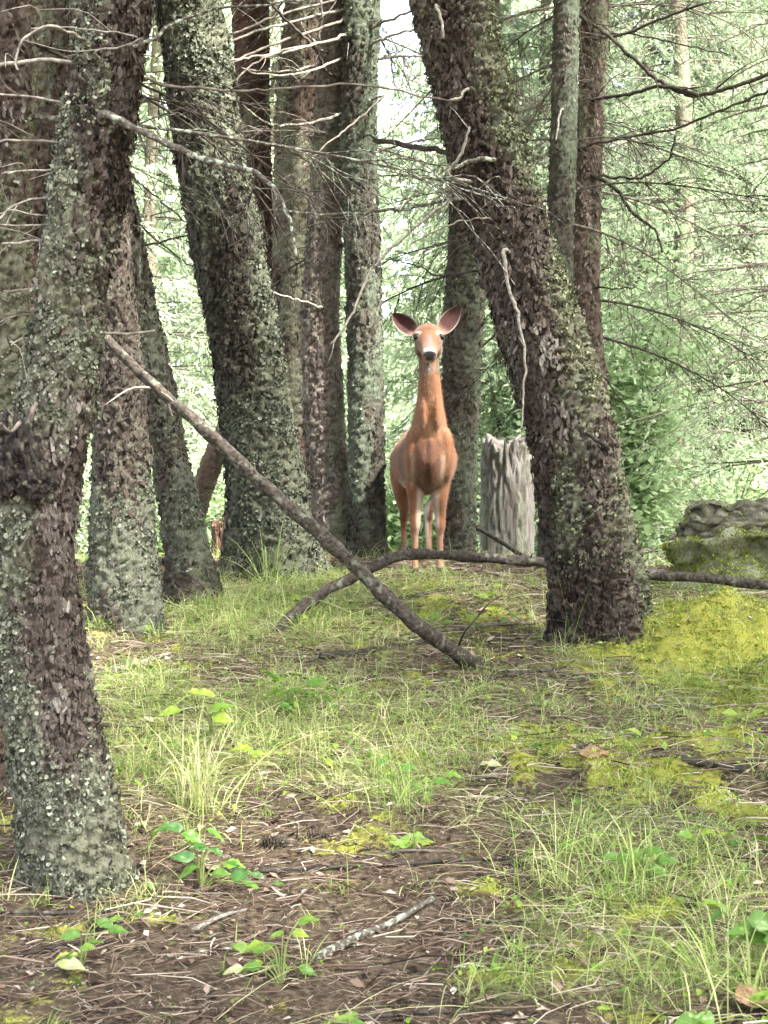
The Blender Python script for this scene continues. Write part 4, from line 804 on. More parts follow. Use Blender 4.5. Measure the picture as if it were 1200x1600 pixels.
# sticks on the ground (pixel polyline laid on the ground)
def on_ground(pts, lift=.006):
    return np.array([G(x, y) + [0, 0, lift] for x, y in pts])
ST = [([(405, 1368), (500, 1362), (600, 1358), (700, 1352), (775, 1349)], 9, 6, M_DARKTWIG, 'long dark stick lying level in the middle of the brown litter'),
      ([(493, 1507), (560, 1472), (612, 1450), (676, 1412)], 15, 9, M_MOSSTWIG, 'pale lichen-flecked stick lying slantwise near the bottom of the picture'),
      ([(800, 1148), (850, 1163), (900, 1172), (938, 1182)], 13, 6, M_TWIG, 'grey broken stick on the yellow moss right of centre'),
      ([(-20, 1430), (80, 1433), (170, 1432), (275, 1450)], 7, 4, M_LOG, 'thin brown stick running in from the left edge across the litter'),
      ([(260, 1500), (380, 1486), (470, 1478)], 5, 4, M_MOSSTWIG, 'thin greenish stick lying level left of the lichen-flecked stick'),
      ([(515, 1074), (560, 1069), (600, 1066)], 8, 6, M_LOG, 'short brown stick on the ground left of the leaning pole\'s foot'),
      ([(500, 1032), (580, 1022), (690, 1004)], 12, 8, M_DARKTWIG, 'dark stick lying under the leaning pole, partly in grass'),
      ([(1055, 1193), (1110, 1203), (1165, 1211)], 14, 9, M_DARKTWIG, 'dark brown stick sunk in moss at the right edge'),
      ([(738, 1222), (770, 1218), (798, 1216)], 8, 6, M_TWIG, 'stubby grey stick in the middle of the clearing'),
      ([(300, 1462), (345, 1440), (385, 1428)], 8, 5, M_PALE, 'pale short stick below the leafy plant by the nearest trunk'),
      ([(178, 1052), (220, 1040), (266, 1026)], 9, 7, M_PALE, 'pale stick in the grass right of the nearest bowed trunk'),
      ([(590, 1340), (640, 1334), (720, 1338)], 6, 4, M_TWIG, 'thin grey stick just above the long dark stick'),
      ([(30, 1500), (110, 1480), (170, 1478)], 6, 4, M_DARKTWIG, 'dark twig lying left of the lowest leafy sprig'),
      ([(560, 1598), (680, 1588), (800, 1592)], 7, 5, M_LOG, 'brown stick along the very bottom edge of the picture'),
      ([(700, 1440), (800, 1446), (870, 1436)], 5, 3, M_LOG, 'thin brown twig right of the lichen-flecked stick'),
      ([(1000, 1112), (1060, 1108), (1130, 1118)], 7, 5, M_LOG, 'brown stick in grass below the mossy mound'),
      ([(620, 940), (700, 925), (790, 918)], 7, 5, M_LOG, 'brown stick lying on the crest right behind the bent bough'),
      ([(640, 1000), (720, 985), (850, 975)], 6, 4, M_TWIG, 'grey twig lying between the leaning pole and the thick trunk'),
      ([(760, 1065), (850, 1052), (940, 1046)], 8, 5, M_LOG, 'brown stick on the ground below the thick leaning trunk'),
      ([(640, 1556), (690, 1500), (720, 1470)], 4, 3, M_TWIG, 'thin grey twig pointing away near the bottom centre')]
for pts, w0, w1, mt, lab in ST:
    W = on_ground(pts); Y = W[:, 1].mean(); r0, r1 = w0 / 2 / F_PX * Y, w1 / 2 / F_PX * Y; W[:, 2] += r0 * .6
    fallen('fallen_stick', lab, 'stick', W, r0, r1, mt, 7, rough=.16, stubs=[(rng.uniform(.2, .8), rng.normal(0, 1, 3) * [1, 1, .2] + [0, 0, .25], .05, r0 * .5, mt)])
W = np.array([G(712, 1015) - [0, 0, .02], P(725, 990, 6.45), P(745, 965, 6.5), P(765, 942, 6.5), P(785, 930, 6.55)])
fallen('upright_twig', 'thin dark twig sticking up behind the foot of the leaning pole', 'stick', W, .006, .003, M_DARKTWIG, 6)
xw = P(815, 868, 10.2); W = np.array([P(735, 820, 10.4), P(775, 842, 10.3), xw, [xw[0] + .25, 10.15, float(gz(xw[0] + .25, 10.15)[0])]])
fallen('leaning_branch', 'thin dark branch sloping down in front of the grey broken snag', 'fallen branch', W, .014, .018, M_DARKTWIG, 7)

# ------------------------------------------------------------------ stumps
def stump(name, label, px, py0, py1, wpx, Y, mt, seed, furrow=.18, jag=.12, k=90, lean=0.):
    r = wpx / 2 / F_PX * Y; x = (px - 600) / F_PX * Y; zt = CAM_Z + (800 - py0) / F_PX * Y; zb = float(gz(x, Y)[0])
    a = np.arange(k) / k * 2 * np.pi; n = 60; h = np.linspace(-.1, 1, n)
    c, s_ = np.cos(a), np.sin(a); one = np.stack([c * 2, s_ * 2, np.full(k, seed * 1.)], 1)
    hgt = (zt - zb) * (1 - jag * (.5 + .5 * fbm(one * 1.6, seed, 3)) - jag * .5 * vnoise(one * 6, seed + 2))
    Z = h[:, None] * hgt[None]; Z[0] = -.12
    q = np.stack([np.repeat(c[None], n, 0) * 3.2, np.repeat(s_[None], n, 0) * 3.2, Z * .9 / max(r, .01) * .35 + seed], -1).reshape(-1, 3)
    f1, f2, idv = voronoi(q * [1.9, 1.9, 1.5] + .9 * np.stack([fbm(q * 1.2, seed + 21, 2), fbm(q * 1.2, seed + 22, 2), fbm(q * 1.2, seed + 23, 2)], 1), seed); e = sstep(0, .25, f2 - f1)
    rr = r * (1 + furrow * ((e * (.4 + idv) - .5) + .6 * fbm(q * 1.5, seed + 4, 3))).reshape(n, k) * (1 + .25 * np.exp(-np.clip(h, 0, 1) / .12))[:, None]
    V = np.stack([c[None] * rr + lean * Z, s_[None] * rr, Z], -1).reshape(-1, 3)
    top = V[-k:]; rings = [V]; 
    for t, dz in ((.8, -.03), (.5, -.09), (.15, -.12)):
        rg = top * [t, t, 1]; rg[:, 2] = rg[:, 2] + dz * r * 4 * (.6 + .4 * vnoise(rg * 40, seed)); rings.append(rg)
    V = np.concatenate(rings); n2 = n + 3
    i = np.arange(n2 - 1)[:, None] * k; j = np.arange(k)[None]
    Q = np.stack([i + j, i + (j + 1) % k, i + k + (j + 1) % k, i + k + j], -1).reshape(-1, 4)
    pl = np.concatenate([e, np.full(3 * k, .6)]); tn = np.concatenate([idv, np.full(3 * k, .4)])
    root = tag(link(name, None), label, 'stump'); root.location = (x, Y, zb)
    mb = MB(); mb.add(V, Q=Q, plate=pl, tone=tn, lich=np.clip(tn - .3, 0, 1)); link('wood', mb.mesh('wood', mt), root); return root
B_SNAG = bark_mat('weathered_wood', dark=(.16, .14, .125), light=(.42, .40, .375), red=(.20, .13, .09), redness=.4, lich=.2, inner=(.13, .10, .085))
B_RED = bark_mat('rotten_red_wood', dark=(.09, .048, .034), light=(.22, .135, .10), red=(.19, .10, .07), redness=.7, lich=.1, inner=(.08, .035, .02))
stump('grey_snag', 'broken grey weathered stump standing beyond the deer, left of the thick trunk', 792, 676, 865, 78, 11.2, B_SNAG, 3, .13, .14)
stump('red_stump', 'small jagged red-brown rotten stump between the left trunks', 346, 806, 870, 27, 9.8, B_RED, 8, .25, .25, 60)
# moss-topped rotten stump at the right edge
Y = 8.0; cx = (1150 - 600) / F_PX * Y; zb = float(gz(cx, Y)[0])
root = tag(link('mossy_stump', None), 'dark rotten stump with a mossy ledge at the right edge', 'stump'); root.location = (cx, Y, zb)
B_ROT = bark_mat('rotten_dark_wood', dark=(.07, .065, .052), light=(.34, .33, .26), red=(.13, .08, .05), redness=.2, lich=.6, lichen=(.30, .32, .20), inner=(.03, .025, .019))
def block(c, rx, ry, z0, z1, seed, amp=.2, k=80, n=30):
    a = np.arange(k) / k * 2 * np.pi; h = np.linspace(0, 1, n); 
    sup = (np.abs(np.cos(a)) ** 2.3 + np.abs(np.sin(a)) ** 2.3) ** (-1 / 2.3)
    X = np.cos(a) * sup; Yv = np.sin(a) * sup
    rows = [np.stack([X, Yv, np.full(k, t)], 1) for t in h] + [np.stack([X * t, Yv * t, np.full(k, 1 + .0 * t)], 1) for t in (.9, .7, .45, .2, .03)]
    U = np.concatenate(rows); q = U * [rx, ry, (z1 - z0)]
    nz = fbm(q * [9, 9, 24] + seed, seed, 4) + 1.3 * vnoise(q * [4, 4, 6] + seed, seed + 3); f1, f2, idv = voronoi(q * [11, 11, 26] + seed, seed + 1); e = sstep(0, .25, f2 - f1)
    sc = 1 + amp * (nz + .5 * (e * idv - .4)) + .08 * np.sin(U[:, 2] * 9 + seed)
    V = np.stack([c[0] + q[:, 0] * sc, c[1] + q[:, 1] * sc, z0 + q[:, 2] * (1 - .25 * ((q[:, 0] / rx) ** 2) * (q[:, 0] < 0)) + .11 * fbm(q * 9 + 5, seed + 7, 4) * U[:, 2]], 1)
    nr = len(rows); i = np.arange(nr - 1)[:, None] * k; j = np.arange(k)[None]
    return V, np.stack([i + j, i + (j + 1) % k, i + k + (j + 1) % k, i + k + j], -1).reshape(-1, 4), e, idv
def dpx(px): return (px - 600) / F_PX * Y - cx
def dpy(py): return CAM_Z + (800 - py) / F_PX * Y - zb
mb = MB(); V, Q, e, idv = block((.0 + dpx(1165), .05), .40, .24, -.1, dpy(832), 5, .13); mb.add(V, Q=Q, plate=e, tone=idv, lich=.3 + .7 * idv); link('ledge', mb.mesh('ledge', B_ROT), root)
LEDGE = V
mb = MB(); V, Q, e, idv = block((dpx(1140), .12), .26, .17, dpy(845), dpy(786), 9, .22); mb.add(V, Q=Q, plate=e, tone=idv, lich=.2 * idv); link('broken_top', mb.mesh('broken_top', B_ROT), root)
TOPV = V

# ------------------------------------------------------------------ ground cover
def wedge(n, y0=2.5, y1=9.2, margin=.7):
    y = rng.uniform(y0, y1, n * 2); x = rng.uniform(-1, 1, n * 2) * (.26 * y1 + margin); k = np.abs(x) < .26 * y + margin; return x[k][:n], y[k][:n]
# needle and twig litter
def sticks(x, y, L, r, lift, var, tilt=.12):
    n = len(x); a = rng.uniform(0, np.pi * 2, n); t = rng.normal(0, tilt, n); d = np.stack([np.cos(a) * np.cos(t), np.sin(a) * np.cos(t), np.sin(t)], 1)
    s = np.stack([-np.sin(a), np.cos(a), 0 * a], 1); u = np.cross(d, s); c = np.stack([x, y, surf(x, y) + lift], 1)
    mid = c + s * (rng.normal(0, .16, n) * L)[:, None] + u * (np.abs(rng.normal(0, .04, n)) * L)[:, None]
    rows = []
    for p, f in ((c - d * (L / 2)[:, None], 1.), (mid, .9), (c + d * (L / 2)[:, None], .5)):
        for ang in (0, 2.094, 4.189): rows.append(p + (s * math.cos(ang) + u * math.sin(ang)) * (r * f)[:, None])
    V = np.stack(rows, 1).reshape(-1, 3); b = np.arange(n)[:, None] * 9; Q = []
    for g in (0, 3):
        for j in range(3): Q.append(np.concatenate([b + g + j, b + g + (j + 1) % 3, b + g + 3 + (j + 1) % 3, b + g + 3 + j], 1))
    return V, np.concatenate(Q), np.repeat(var, 9)
lb = MB()
x, y = wedge(80000); keep = rng.random(len(x)) > np.clip(moss_mask(x, y) * .75, 0, .9); x, y = x[keep], y[keep]
V, Q, v = sticks(x, y, rng.uniform(.02, .07, len(x)), rng.uniform(.0005, .0012, len(x)), rng.uniform(0, .010, len(x)), np.clip(rng.normal(.5, .25, len(x)), 0, 1)); lb.add(V, Q=Q, var=v)
x, y = wedge(9000); V, Q, v = sticks(x, y, rng.uniform(.05, .20, len(x)), rng.uniform(.0009, .0028, len(x)), rng.uniform(.002, .018, len(x)), np.clip(rng.normal(.6, .28, len(x)), 0, 1), .07); lb.add(V, Q=Q, var=v)
tag(link('needle_litter', lb.mesh('needle_litter', M_LITTER)), 'brown needles and broken twigs littering the forest floor', 'litter', kind='stuff')
# bark flakes and leaf scraps
x, y = wedge(14000); n = len(x); a = rng.uniform(0, 6.28, n); d = np.stack([np.cos(a), np.sin(a), rng.normal(0, .25, n)], 1); s = np.stack([-np.sin(a), np.cos(a), rng.normal(0, .25, n)], 1)
o = np.stack([x, y, surf(x, y) + rng.uniform(.002, .012, n)], 1); L = rng.lognormal(-4.6, .45, (n, 1))
V = np.stack([o - d * L, o - s * L * .6 + [0, 0, .002], o + d * L, o + s * L * .55 + [0, 0, .003]], 1).reshape(-1, 3)
sb = MB(); sb.add(V, Q=np.arange(n * 4).reshape(-1, 4), var=np.repeat(rng.random(n) ** 1.3, 4)); tag(link('bark_scraps', sb.mesh('bark_scraps', M_LITTER, False)), 'flakes of bark and leaf scraps strewn over the soil', 'litter', kind='stuff')
# moss
def moss_fronds(pts, nrm, size):
    n = len(pts); K = 3; o = np.repeat(pts, K, 0) + rng.normal(0, .003, (n * K, 3)); d = np.repeat(nrm, K, 0) + rng.normal(0, .55, (n * K, 3)); d /= np.linalg.norm(d, axis=1)[:, None]
    s = np.cross(d, rng.normal(size=d.shape)); s /= np.linalg.norm(s, axis=1)[:, None]; L = size * rng.uniform(.5, 1.4, (n * K, 1))
    return np.stack([o - s * L * .15, o + d * L * .55 - s * L * .28, o + d * L, o + d * L * .55 + s * L * .28], 1).reshape(-1, 3), n * K
x, y = wedge(190000, 2.6, 8.9, .5); m_ = moss_mask(x, y); k = rng.random(len(x)) < sstep(.30, .85, m_); x, y, m_ = x[k][:60000], y[k][:60000], m_[k][:60000]
pts = np.stack([x, y, surf(x, y, m_)], 1)
V, n = moss_fronds(pts, np.tile([0, -.15, 1.], (len(pts), 1)), .0125)
mv = np.repeat(np.clip(.45 + .75 * fbm(pts * 7, 71, 3) + rng.normal(0, .15, len(pts)), 0, 1), 12)
mb = MB(); mb.add(V, Q=np.arange(n * 4).reshape(-1, 4), var=mv); tag(link('moss', mb.mesh('moss', M_MOSS, False)), 'yellow-green moss cushions spread over the ground', 'moss', kind='stuff')
def stump_moss(Vl, z_lo, n, size):
    k = rng.choice(np.where(Vl[:, 2] > z_lo)[0], n); p = Vl[k] + rng.normal(0, .006, (n, 3)); return moss_fronds(p, np.tile([0, -.5, .8], (n, 1)), size)
mb = MB(); V, n = stump_moss(LEDGE, .02, 3500, .016); mb.add(V, Q=np.arange(n * 4).reshape(-1, 4), var=np.repeat(np.clip(.3 + .5 * fbm(V[::4] * 7, 4, 2), 0, 1), 4))
V, n = stump_moss(TOPV, .1, 500, .013); mb.add(V, Q=np.arange(n * 4).reshape(-1, 4), var=.15); tag(link('moss', mb.mesh('moss', M_MOSS, False), root), kind='stuff')
# grass blades
def blades(base, d, L, w, curl, var, seg=5):
    n = len(base); t = np.linspace(0, 1, seg)[None, :, None]
    up = np.array([0, 0, 1.]); hor = d * [1, 1, 0]; hor /= np.linalg.norm(hor, axis=1)[:, None] + 1e-9
    p = base[:, None] + (d * L[:, None])[:, None] * t + (hor * (L * curl * .55)[:, None])[:, None] * t ** 2 - up * (L * curl)[:, None, None] * .75 * t ** 2.3
    s = np.cross(hor, up) + rng.normal(0, .35, (n, 3)); s /= np.linalg.norm(s, axis=1)[:, None]
    ww = (w[:, None] * np.array([.7, 1, .85, .55, .08])[None, :seg])[..., None] * .5
    V = np.stack([p - s[:, None] * ww, p + s[:, None] * ww], 2).reshape(-1, 3)
    b = np.arange(n)[:, None] * seg * 2; j = np.arange(seg - 1)[None] * 2
    Q = np.stack([b + j, b + j + 1, b + j + 3, b + j + 2], -1).reshape(-1, 4)
    return V, Q, np.repeat(var, seg * 2)
def tuft(cx, cy, n, Lm, spread=.03, lean=.5, vm=.4, vs_=.2, w=.0028, curl=.5, wind=(0, 0)):
    x = cx + rng.normal(0, spread, n); y = cy + rng.normal(0, spread, n); a = rng.uniform(0, 6.28, n); le = np.abs(rng.normal(0, lean, n))
    d = np.stack([np.cos(a) * le + wind[0], np.sin(a) * le + wind[1], np.ones(n)], 1); d /= np.linalg.norm(d, axis=1)[:, None]
    return blades(np.stack([x, y, gz(x, y) - .005], 1), d, Lm * rng.uniform(.5, 1.25, n), w * rng.uniform(.6, 1.4, n), curl * rng.uniform(.3, 1.6, n), np.clip(rng.normal(vm, vs_, n), 0, 1))
gb_ = MB(); x, y = wedge(12000, 2.7, 9.4, .6); g = grass_mask(x, y); k = rng.random(len(x)) < np.clip(g * .62, 0, 1); x, y, g = x[k], y[k], g[k]
for cx_, cy_, gg in zip(x, y, g):
    V, Q, v = tuft(cx_, cy_, int(rng.integers(6, 14)), rng.uniform(.09, .2) * (.7 + .4 * min(gg, 1)), .022, .75, rng.uniform(.3, .75), .18, .0024, .75); gb_.add(V, Q=Q, var=v)
for T in TREES.values():
    c0 = T['cen'](T['foot']).ravel(); r0 = float(T['rad'](T['foot']))
    for q in range(int(10 + 40 * r0)):
        a = rng.uniform(np.pi * .9, 2.1 * np.pi); rr_ = r0 * rng.uniform(1.15, 1.7) + .02
        V, Q, v = tuft(c0[0] + math.cos(a) * rr_, c0[1] + math.sin(a) * rr_, int(rng.integers(4, 11)), rng.uniform(.05, .15), .02, .7, rng.uniform(.3, .7), .18, .0026, .7); gb_.add(V, Q=Q, var=v)
tag(link('grass', gb_.mesh('grass', M_GRASS, False)), 'thin tangled green and straw-coloured grass over the clearing', 'grass', kind='stuff')
# long flattened dry blades
x, y = wedge(9000, 2.7, 9.0, .5); g = grass_mask(x, y); k = rng.random(len(x)) < np.clip(g * .55, 0, 1); x, y = x[k], y[k]; n = len(x); a = rng.uniform(0, 6.28, n)
V, Q, v = blades(np.stack([x, y, gz(x, y) + .005], 1), np.stack([np.cos(a), np.sin(a), rng.uniform(.15, .6, n)], 1), rng.uniform(.12, .34, n), rng.uniform(.0016, .0032, n), rng.uniform(.2, .55, n), np.clip(rng.normal(.8, .2, n), 0, 1))
mb = MB(); mb.add(V, Q=Q, var=v); tag(link('dry_grass', mb.mesh('dry_grass', M_GRASS, False)), 'flattened pale dry grass blades lying over the ground', 'grass', kind='stuff')
# meadow beyond the crest
x = rng.uniform(-7, 8, 16000); y = 9.0 + 15 * rng.random(16000) ** 1.6; n = len(x); a = rng.uniform(0, 6.28, n)
V, Q, v = blades(np.stack([x, y, gz(x, y)], 1), np.stack([np.cos(a) * .4, np.sin(a) * .4, np.ones(n)], 1), rng.uniform(.15, .5, n) * np.clip((y - 8.2) / 3, .35, 1), rng.uniform(.006, .014, n) * np.clip((y - 8) / 5, .3, 1.5), rng.uniform(.2, .9, n), np.clip(rng.normal(.5, .2, n), 0, 1), 4)
mb = MB(); mb.add(V, Q=Q, var=v); tag(link('meadow_grass', mb.mesh('meadow_grass', M_GRASS, False)), 'bright sunlit grass beyond the crest behind the trunks', 'grass', kind='stuff')
# tussocks one can point at
for (px, py, n, Lm, vm, w, sp, cu, lab) in [(305, 1268, 75, .36, .72, .0038, .035, .55, 'tall pale-stemmed grass tussock right of the nearest trunk'), (325, 945, 26, .30, .22, .006, .03, .5, 'bright green grass tuft at the foot of the slim leaning trunk'),
        (418, 920, 34, .42, .30, .005, .035, .35, 'tall bright grass tuft at the foot of the broad grey-green trunk'), (620, 1262, 45, .24, .35, .0035, .04, .7, 'green grass tuft in the middle of the clearing'),
        (985, 1390, 60, .26, .45, .004, .06, .7, 'spreading grass tuft on the right below the moss'), (790, 1545, 55, .17, .3, .003, .05, .9, 'low fine grass tuft near the bottom centre'),
        (1130, 925, 60, .28, .6, .004, .05, .8, 'arching pale grass tuft in front of the mossy stump'), (880, 1020, 9, .40, .35, .005, .06, .15, 'few upright grass stalks at the foot of the thick leaning trunk'),
        (500, 985, 60, .22, .6, .0035, .08, .8, 'arching pale grass where the two fallen poles cross'), (215, 1215, 60, .24, .5, .0032, .07, .8, 'fine grass tuft beside the nearest trunk\'s lower half'),
        (1130, 1560, 70, .30, .5, .004, .08, .7, 'long grass tuft in the lower right corner'), (430, 1150, 55, .26, .55, .003, .07, .8, 'fine arching grass around the green herb left of centre'),
        (1020, 1250, 30, .24, .5, .003, .06, .6, 'sparse grass tuft on the yellow moss at right'), (850, 1390, 40, .3, .55, .003, .05, .7, 'loose leaning grass tuft at the edge of the brown litter')]:
    p = G(px, py); V, Q, v = tuft(p[0], p[1], n, Lm, sp, .42, vm, .16, w, cu); mb = MB(); mb.add(V - p, Q=Q, var=v); o = link('grass_tussock', mb.mesh('grass_tussock', M_GRASS, False)); o.location = p; tag(o, lab, 'grass tuft')

# ------------------------------------------------------------------ leafy plants
def leaf_mesh(seed, var, wide=.36, jag=.06):
    r = np.random.default_rng(seed); nu, nw = 9, 5; u = np.linspace(0, 1, nu); w = np.linspace(-1, 1, nw); U, W_ = np.meshgrid(u, w, indexing='ij')
    wid = wide * np.sin(np.pi * np.clip(U, .0, 1) ** .68) ** 1.05 * (1 + jag * np.where(np.arange(nu)[:, None] % 2, 1, -1)); wid[0] = .02; wid[-1] = .005
    V = np.stack([U, W_ * wid, .10 * np.abs(W_) * np.sin(np.pi * U) - .22 * U ** 2 + .045 * r.normal(size=U.shape) * (U > .05)], -1).reshape(-1, 3)
    i = np.arange(nu - 1)[:, None] * nw; j = np.arange(nw - 1)[None]; mb = MB()
    vv = np.clip(var + .06 * r.normal(size=len(V)) - .06 * (np.abs(W_).ravel() < .1), 0, 1)
    mb.add(V, Q=np.stack([i + j, i + j + 1, i + nw + j + 1, i + nw + j], -1).reshape(-1, 4), var=vv); return mb.mesh('leaf', M_LEAF)
LEAF = {(c, k): leaf_mesh(int(c * 100) + k, c, .25 + .06 * k, .06) for c in (.1, .3, .5, .72, .85, 1.) for k in range(2)}
M_STEM = stick_mat('green_stem', (.14, .18, .06), (.24, .26, .10))
def plant(label, base, leaves, size=40, cols=(.3, .5), name='leafy_plant'):
    b = G(*base); Y = b[1]; root = tag(link(name, None), label, 'plant'); root.location = b; sb = MB()
    for q, lf in enumerate(list(leaves) + [(a_[0] + rng.normal(0, 16), a_[1] + rng.normal(4, 10)) for a_ in leaves[::2]]):
        px, py = lf[0], lf[1]; sz = .74 * (lf[2] if len(lf) > 2 else size * rng.uniform(.7, 1.2)) / F_PX * Y; c = lf[3] if len(lf) > 3 else cols[int(rng.integers(len(cols)))]
        p = P(px, py, Y + rng.uniform(-.07, .07)); g = float(gz(p[0], p[1])[0]); p[2] = max(p[2], g + .015); rel = p - b
        ang = math.atan2(rng.normal(0, .4), px - base[0] + rng.normal(0, 8)) if lf[-1] != 'x' else 0
        dirv = np.array([math.cos(ang), math.sin(ang) - .25, 0]); dirv /= np.linalg.norm(dirv)
        st = rel - dirv * sz * .5
        o = link('leaf', LEAF[(c, int(rng.integers(2)))], root); o.location = st; o.scale = (sz, sz, sz)
        o.rotation_euler = (rng.normal(.45, .3) * (1 if dirv[0] > 0 else -1) * 1.0, rng.normal(-.05, .25), math.atan2(dirv[1], dirv[0]))
        e = spline([[0, 0, -.02], st * [.35, .35, .6] + [0, 0, .01], st], 7); V, T, Q = tube(e, np.linspace(.0022, .0012, 7), 5); sb.add(V, T, Q)
    link('stem', sb.mesh('stem', M_STEM), root); return root
plant('leafy green plant beside the foot of the nearest bowed trunk', (315, 1388), [(268, 1295), (338, 1297), (300, 1315), (340, 1327), (315, 1322), (290, 1355), (365, 1348), (345, 1366), (380, 1372), (405, 1395), (395, 1382), (285, 1340)], 46, (.3, .3, .5, .1))
plant('small yellow-and-green herb left of the lichen-flecked stick', (440, 1535), [(398, 1474, 40, .72), (430, 1456), (482, 1443, 48), (470, 1458, 36, .72), (412, 1476), (400, 1505, 34, .72), (364, 1514, 44, 1.), (348, 1532, 34, .72), (440, 1508, 44), (482, 1512, 46)], 44, (.3, .3, .5))
plant('low pale green sprig at the left below the nearest trunk', (128, 1505), [(108, 1460, 46), (137, 1482, 34), (116, 1494, 36, .85), (165, 1440, 44), (182, 1438, 30), (95, 1490, 34, .85)], 40, (.3, .5))
plant('small bright green seedling in the middle of the litter', (648, 1332), [(630, 1310), (655, 1304), (642, 1320), (668, 1326), (625, 1322)], 34, (.5, .72))
plant('green leafy herb in the grass left of centre', (455, 1118), [(420, 1065), (470, 1056), (455, 1080), (482, 1086), (440, 1096), (520, 1088, 50, .3), (495, 1070), (430, 1080), (475, 1100)], 46, (.3, .3, .5))
plant('plant with two broad yellow-green leaves above the pale tussock', (330, 1165), [(318, 1087, 52, .72), (265, 1110, 50, .72), (345, 1112, 56, .5), (350, 1130, 44, .5)], 46, (.72,))
plant('single yellow-green leaf sprig right of the pale tussock', (385, 1212), [(376, 1170, 52, .72), (405, 1178, 30, .72)], 40, (.72,))
plant('pale bluish green broad leaves in the grass at right', (1000, 1380), [(985, 1338, 62, .3), (1022, 1332, 48, .3), (955, 1342, 46, .3), (1042, 1348, 52, .3), (1030, 1358, 44, .3)], 50, (.3,))
plant('large pointed green leaves reaching in at the right edge', (1185, 1530), [(1115, 1424, 78, .5), (1160, 1446, 62, .3), (1180, 1466, 70, .3), (1195, 1438, 70, .3), (1150, 1458, 50, .3)], 60, (.3,))
plant('bright green leaves in the bottom right corner', (1200, 1606), [(1192, 1556, 60, .5), (1180, 1578, 62, .5), (1198, 1590, 60, .3), (1070, 1590, 64, .3), (1100, 1594, 50, .3)], 60, (.5,))
plant('lime green seedling on the crest right of the deer', (768, 940), [(765, 926, 28, .72), (778, 916, 22, .72), (755, 932, 20, .5)], 24, (.72,))
plant('low green leaves on the ground between pole and thick trunk', (735, 985), [(700, 972, 26), (722, 966, 24), (748, 972, 26), (680, 962, 24), (820, 960, 24, .5), (790, 968, 22)], 24, (.5, .3))
plant('small green leaf cluster right of the thick trunk\'s foot', (915, 968), [(905, 955, 24), (925, 950, 26), (895, 962, 20)], 24, (.5, .72), )
plant('green leafy sprig at the right edge above the grass', (1110, 1330), [(1092, 1296, 44, .5), (1080, 1308, 36, .5), (1112, 1300, 42, .72), (1150, 1318, 36, .3), (1190, 1346, 40, .5)], 40, (.5,))
plant('green herb leaves in the grass just left of the centre tuft', (620, 1240), [(596, 1186, 40), (638, 1200, 38), (690, 1222, 44, .3), (610, 1214, 36), (655, 1232, 36, .3)], 38, (.3, .5))
plant('low round green leaves below the mossy mound at right', (1150, 1135), [(1140, 1116, 34), (1165, 1124, 32), (1120, 1128, 30), (1185, 1120, 34)], 32, (.5, .72))
plant('bright leaf lying low on the moss right of the broken stick', (998, 1165), [(990, 1148, 36, .72), (1010, 1158, 26, .5)], 30, (.72,))
plant('pale green sprig at the bottom edge left of centre', (540, 1612), [(536, 1592, 50, .5), (512, 1598, 40, .5), (560, 1600, 36, .3)], 44, (.5,))
plant('small leaves in the grass at the foot of the broad trunk', (455, 950), [(462, 934, 26, .72), (448, 940, 24, .5), (476, 938, 22, .72)], 24, (.72,))
def loose_leaf(label, px, py, size, c, mt=None):
    p = G(px, py); o = link('fallen_leaf', LEAF[(c, 0)] if mt is None else leaf_mesh(px, 1., .42)); sz = size / F_PX * p[1]
    if mt: o.data.materials.clear(); o.data.materials.append(mt)
    o.location = p + [0, 0, .03]; o.scale = (sz, sz, sz); o.rotation_euler = (.35, -.1, rng.uniform(0, 6.28)); tag(o, label, 'leaf')
loose_leaf('pale dry leaf lying on the litter in the lower left', 86, 1530, 58, 1.)
loose_leaf('brown dead leaf lying on the yellow moss by the broken stick', 905, 1192, 48, 1., M_FALLEN)
loose_leaf('pale pinkish dead leaf in the grass right of centre', 750, 1210, 40, 1.)
loose_leaf('brown dead leaf in the bottom right corner under green leaves', 1150, 1585, 70, 1., M_FALLEN)
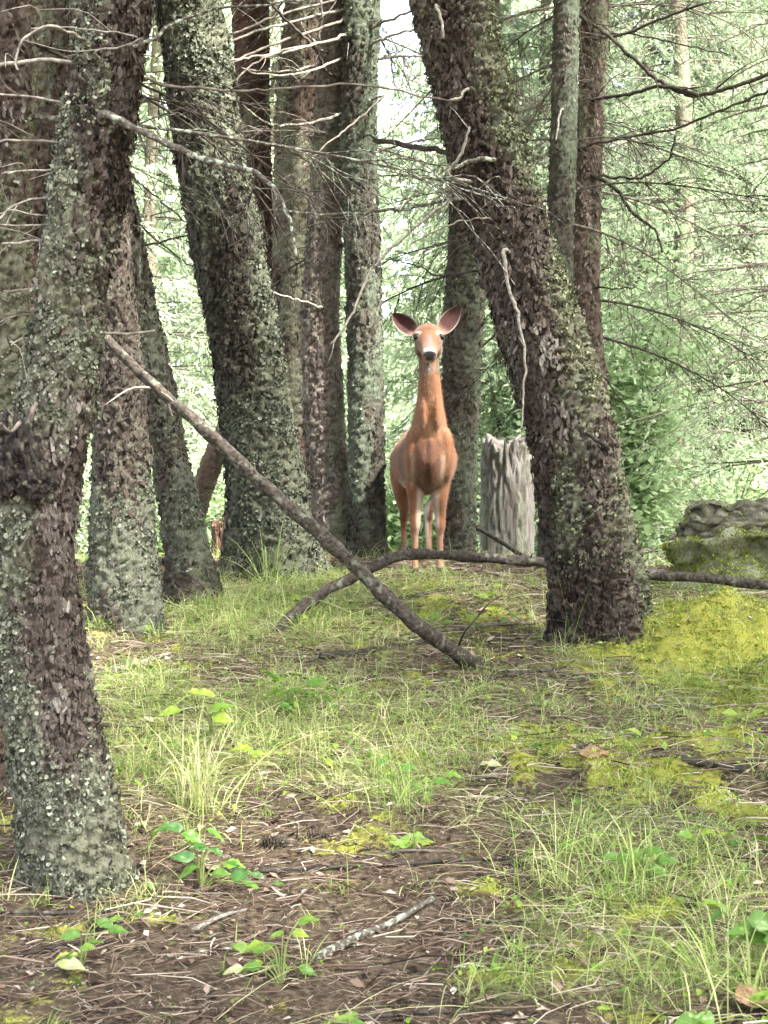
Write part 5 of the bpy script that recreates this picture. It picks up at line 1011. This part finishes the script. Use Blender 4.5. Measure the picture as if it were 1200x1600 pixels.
# cones
def cone(label, px, py, L):
    p = G(px, py); root = tag(link('pine_cone', None), label, 'cone'); az = rng.uniform(-.6, .6); root.location = p + [0, 0, .012]; root.rotation_euler = (0, 0, az)
    sc = L / F_PX * p[1]; cb = MB()
    for q in range(60):
        t = q / 60; a = q * 2.4; r = .21 * math.sin(math.pi * min(.95, t * .85 + .12)) ** .7; c = np.array([t - .5, math.cos(a) * r, math.sin(a) * r]); d = np.array([-.35, math.cos(a), math.sin(a)]) * .10; s = np.cross(d, [1, 0, 0]); s = s / np.linalg.norm(s) * .075
        V = np.stack([c * [1, .3, .3] - s * .5, c * [1, .3, .3] + s * .5, c + s + d * .4, c + d, c - s + d * .4]) * sc; cb.add(V, T=[[0, 1, 2], [0, 2, 4], [2, 3, 4]])
    link('scales', cb.mesh('scales', M_DARKTWIG, False), root)
for lab, px, py, L in [('brown cone in the litter left of the long dark stick\'s upper end', 432, 1322, 44), ('brown cone just right of another, above the long dark stick', 500, 1314, 40), ('brown cone below the nearest trunk in the lower left', 160, 1456, 46), ('brown cone near the right end of the long dark stick', 800, 1356, 40)]: cone(lab, px, py, L)


# small green herbs woven through the grass
x, y = wedge(26000, 2.8, 9.0, .5); g = grass_mask(x, y) + .5 * moss_mask(x, y); k = rng.random(len(x)) < np.clip(g * .55, 0, .9); x, y = x[k][:8000], y[k][:8000]; n = len(x); a = rng.uniform(0, 6.28, n)
d = np.stack([np.cos(a), np.sin(a), rng.normal(.1, .35, n)], 1); sd = np.stack([-np.sin(a), np.cos(a), rng.normal(0, .35, n)], 1); o = np.stack([x, y, gz(x, y) + rng.uniform(.01, .06, n)], 1); L = np.clip(rng.lognormal(-4.2, .4, (n, 1)), .006, .035)
V = np.stack([o, o + d * L * .5 - sd * L * .38 + [0, 0, .003], o + d * L, o + d * L * .5 + sd * L * .38 + [0, 0, .003]], 1).reshape(-1, 3)
mb = MB(); mb.add(V, Q=np.arange(n * 4).reshape(-1, 4), var=np.repeat(np.clip(rng.normal(.45, .2, n), 0, .8), 4)); tag(link('ground_cover', mb.mesh('ground_cover', M_LEAF, False)), 'tiny green herb leaves woven through grass and moss', 'ground cover', kind='stuff')
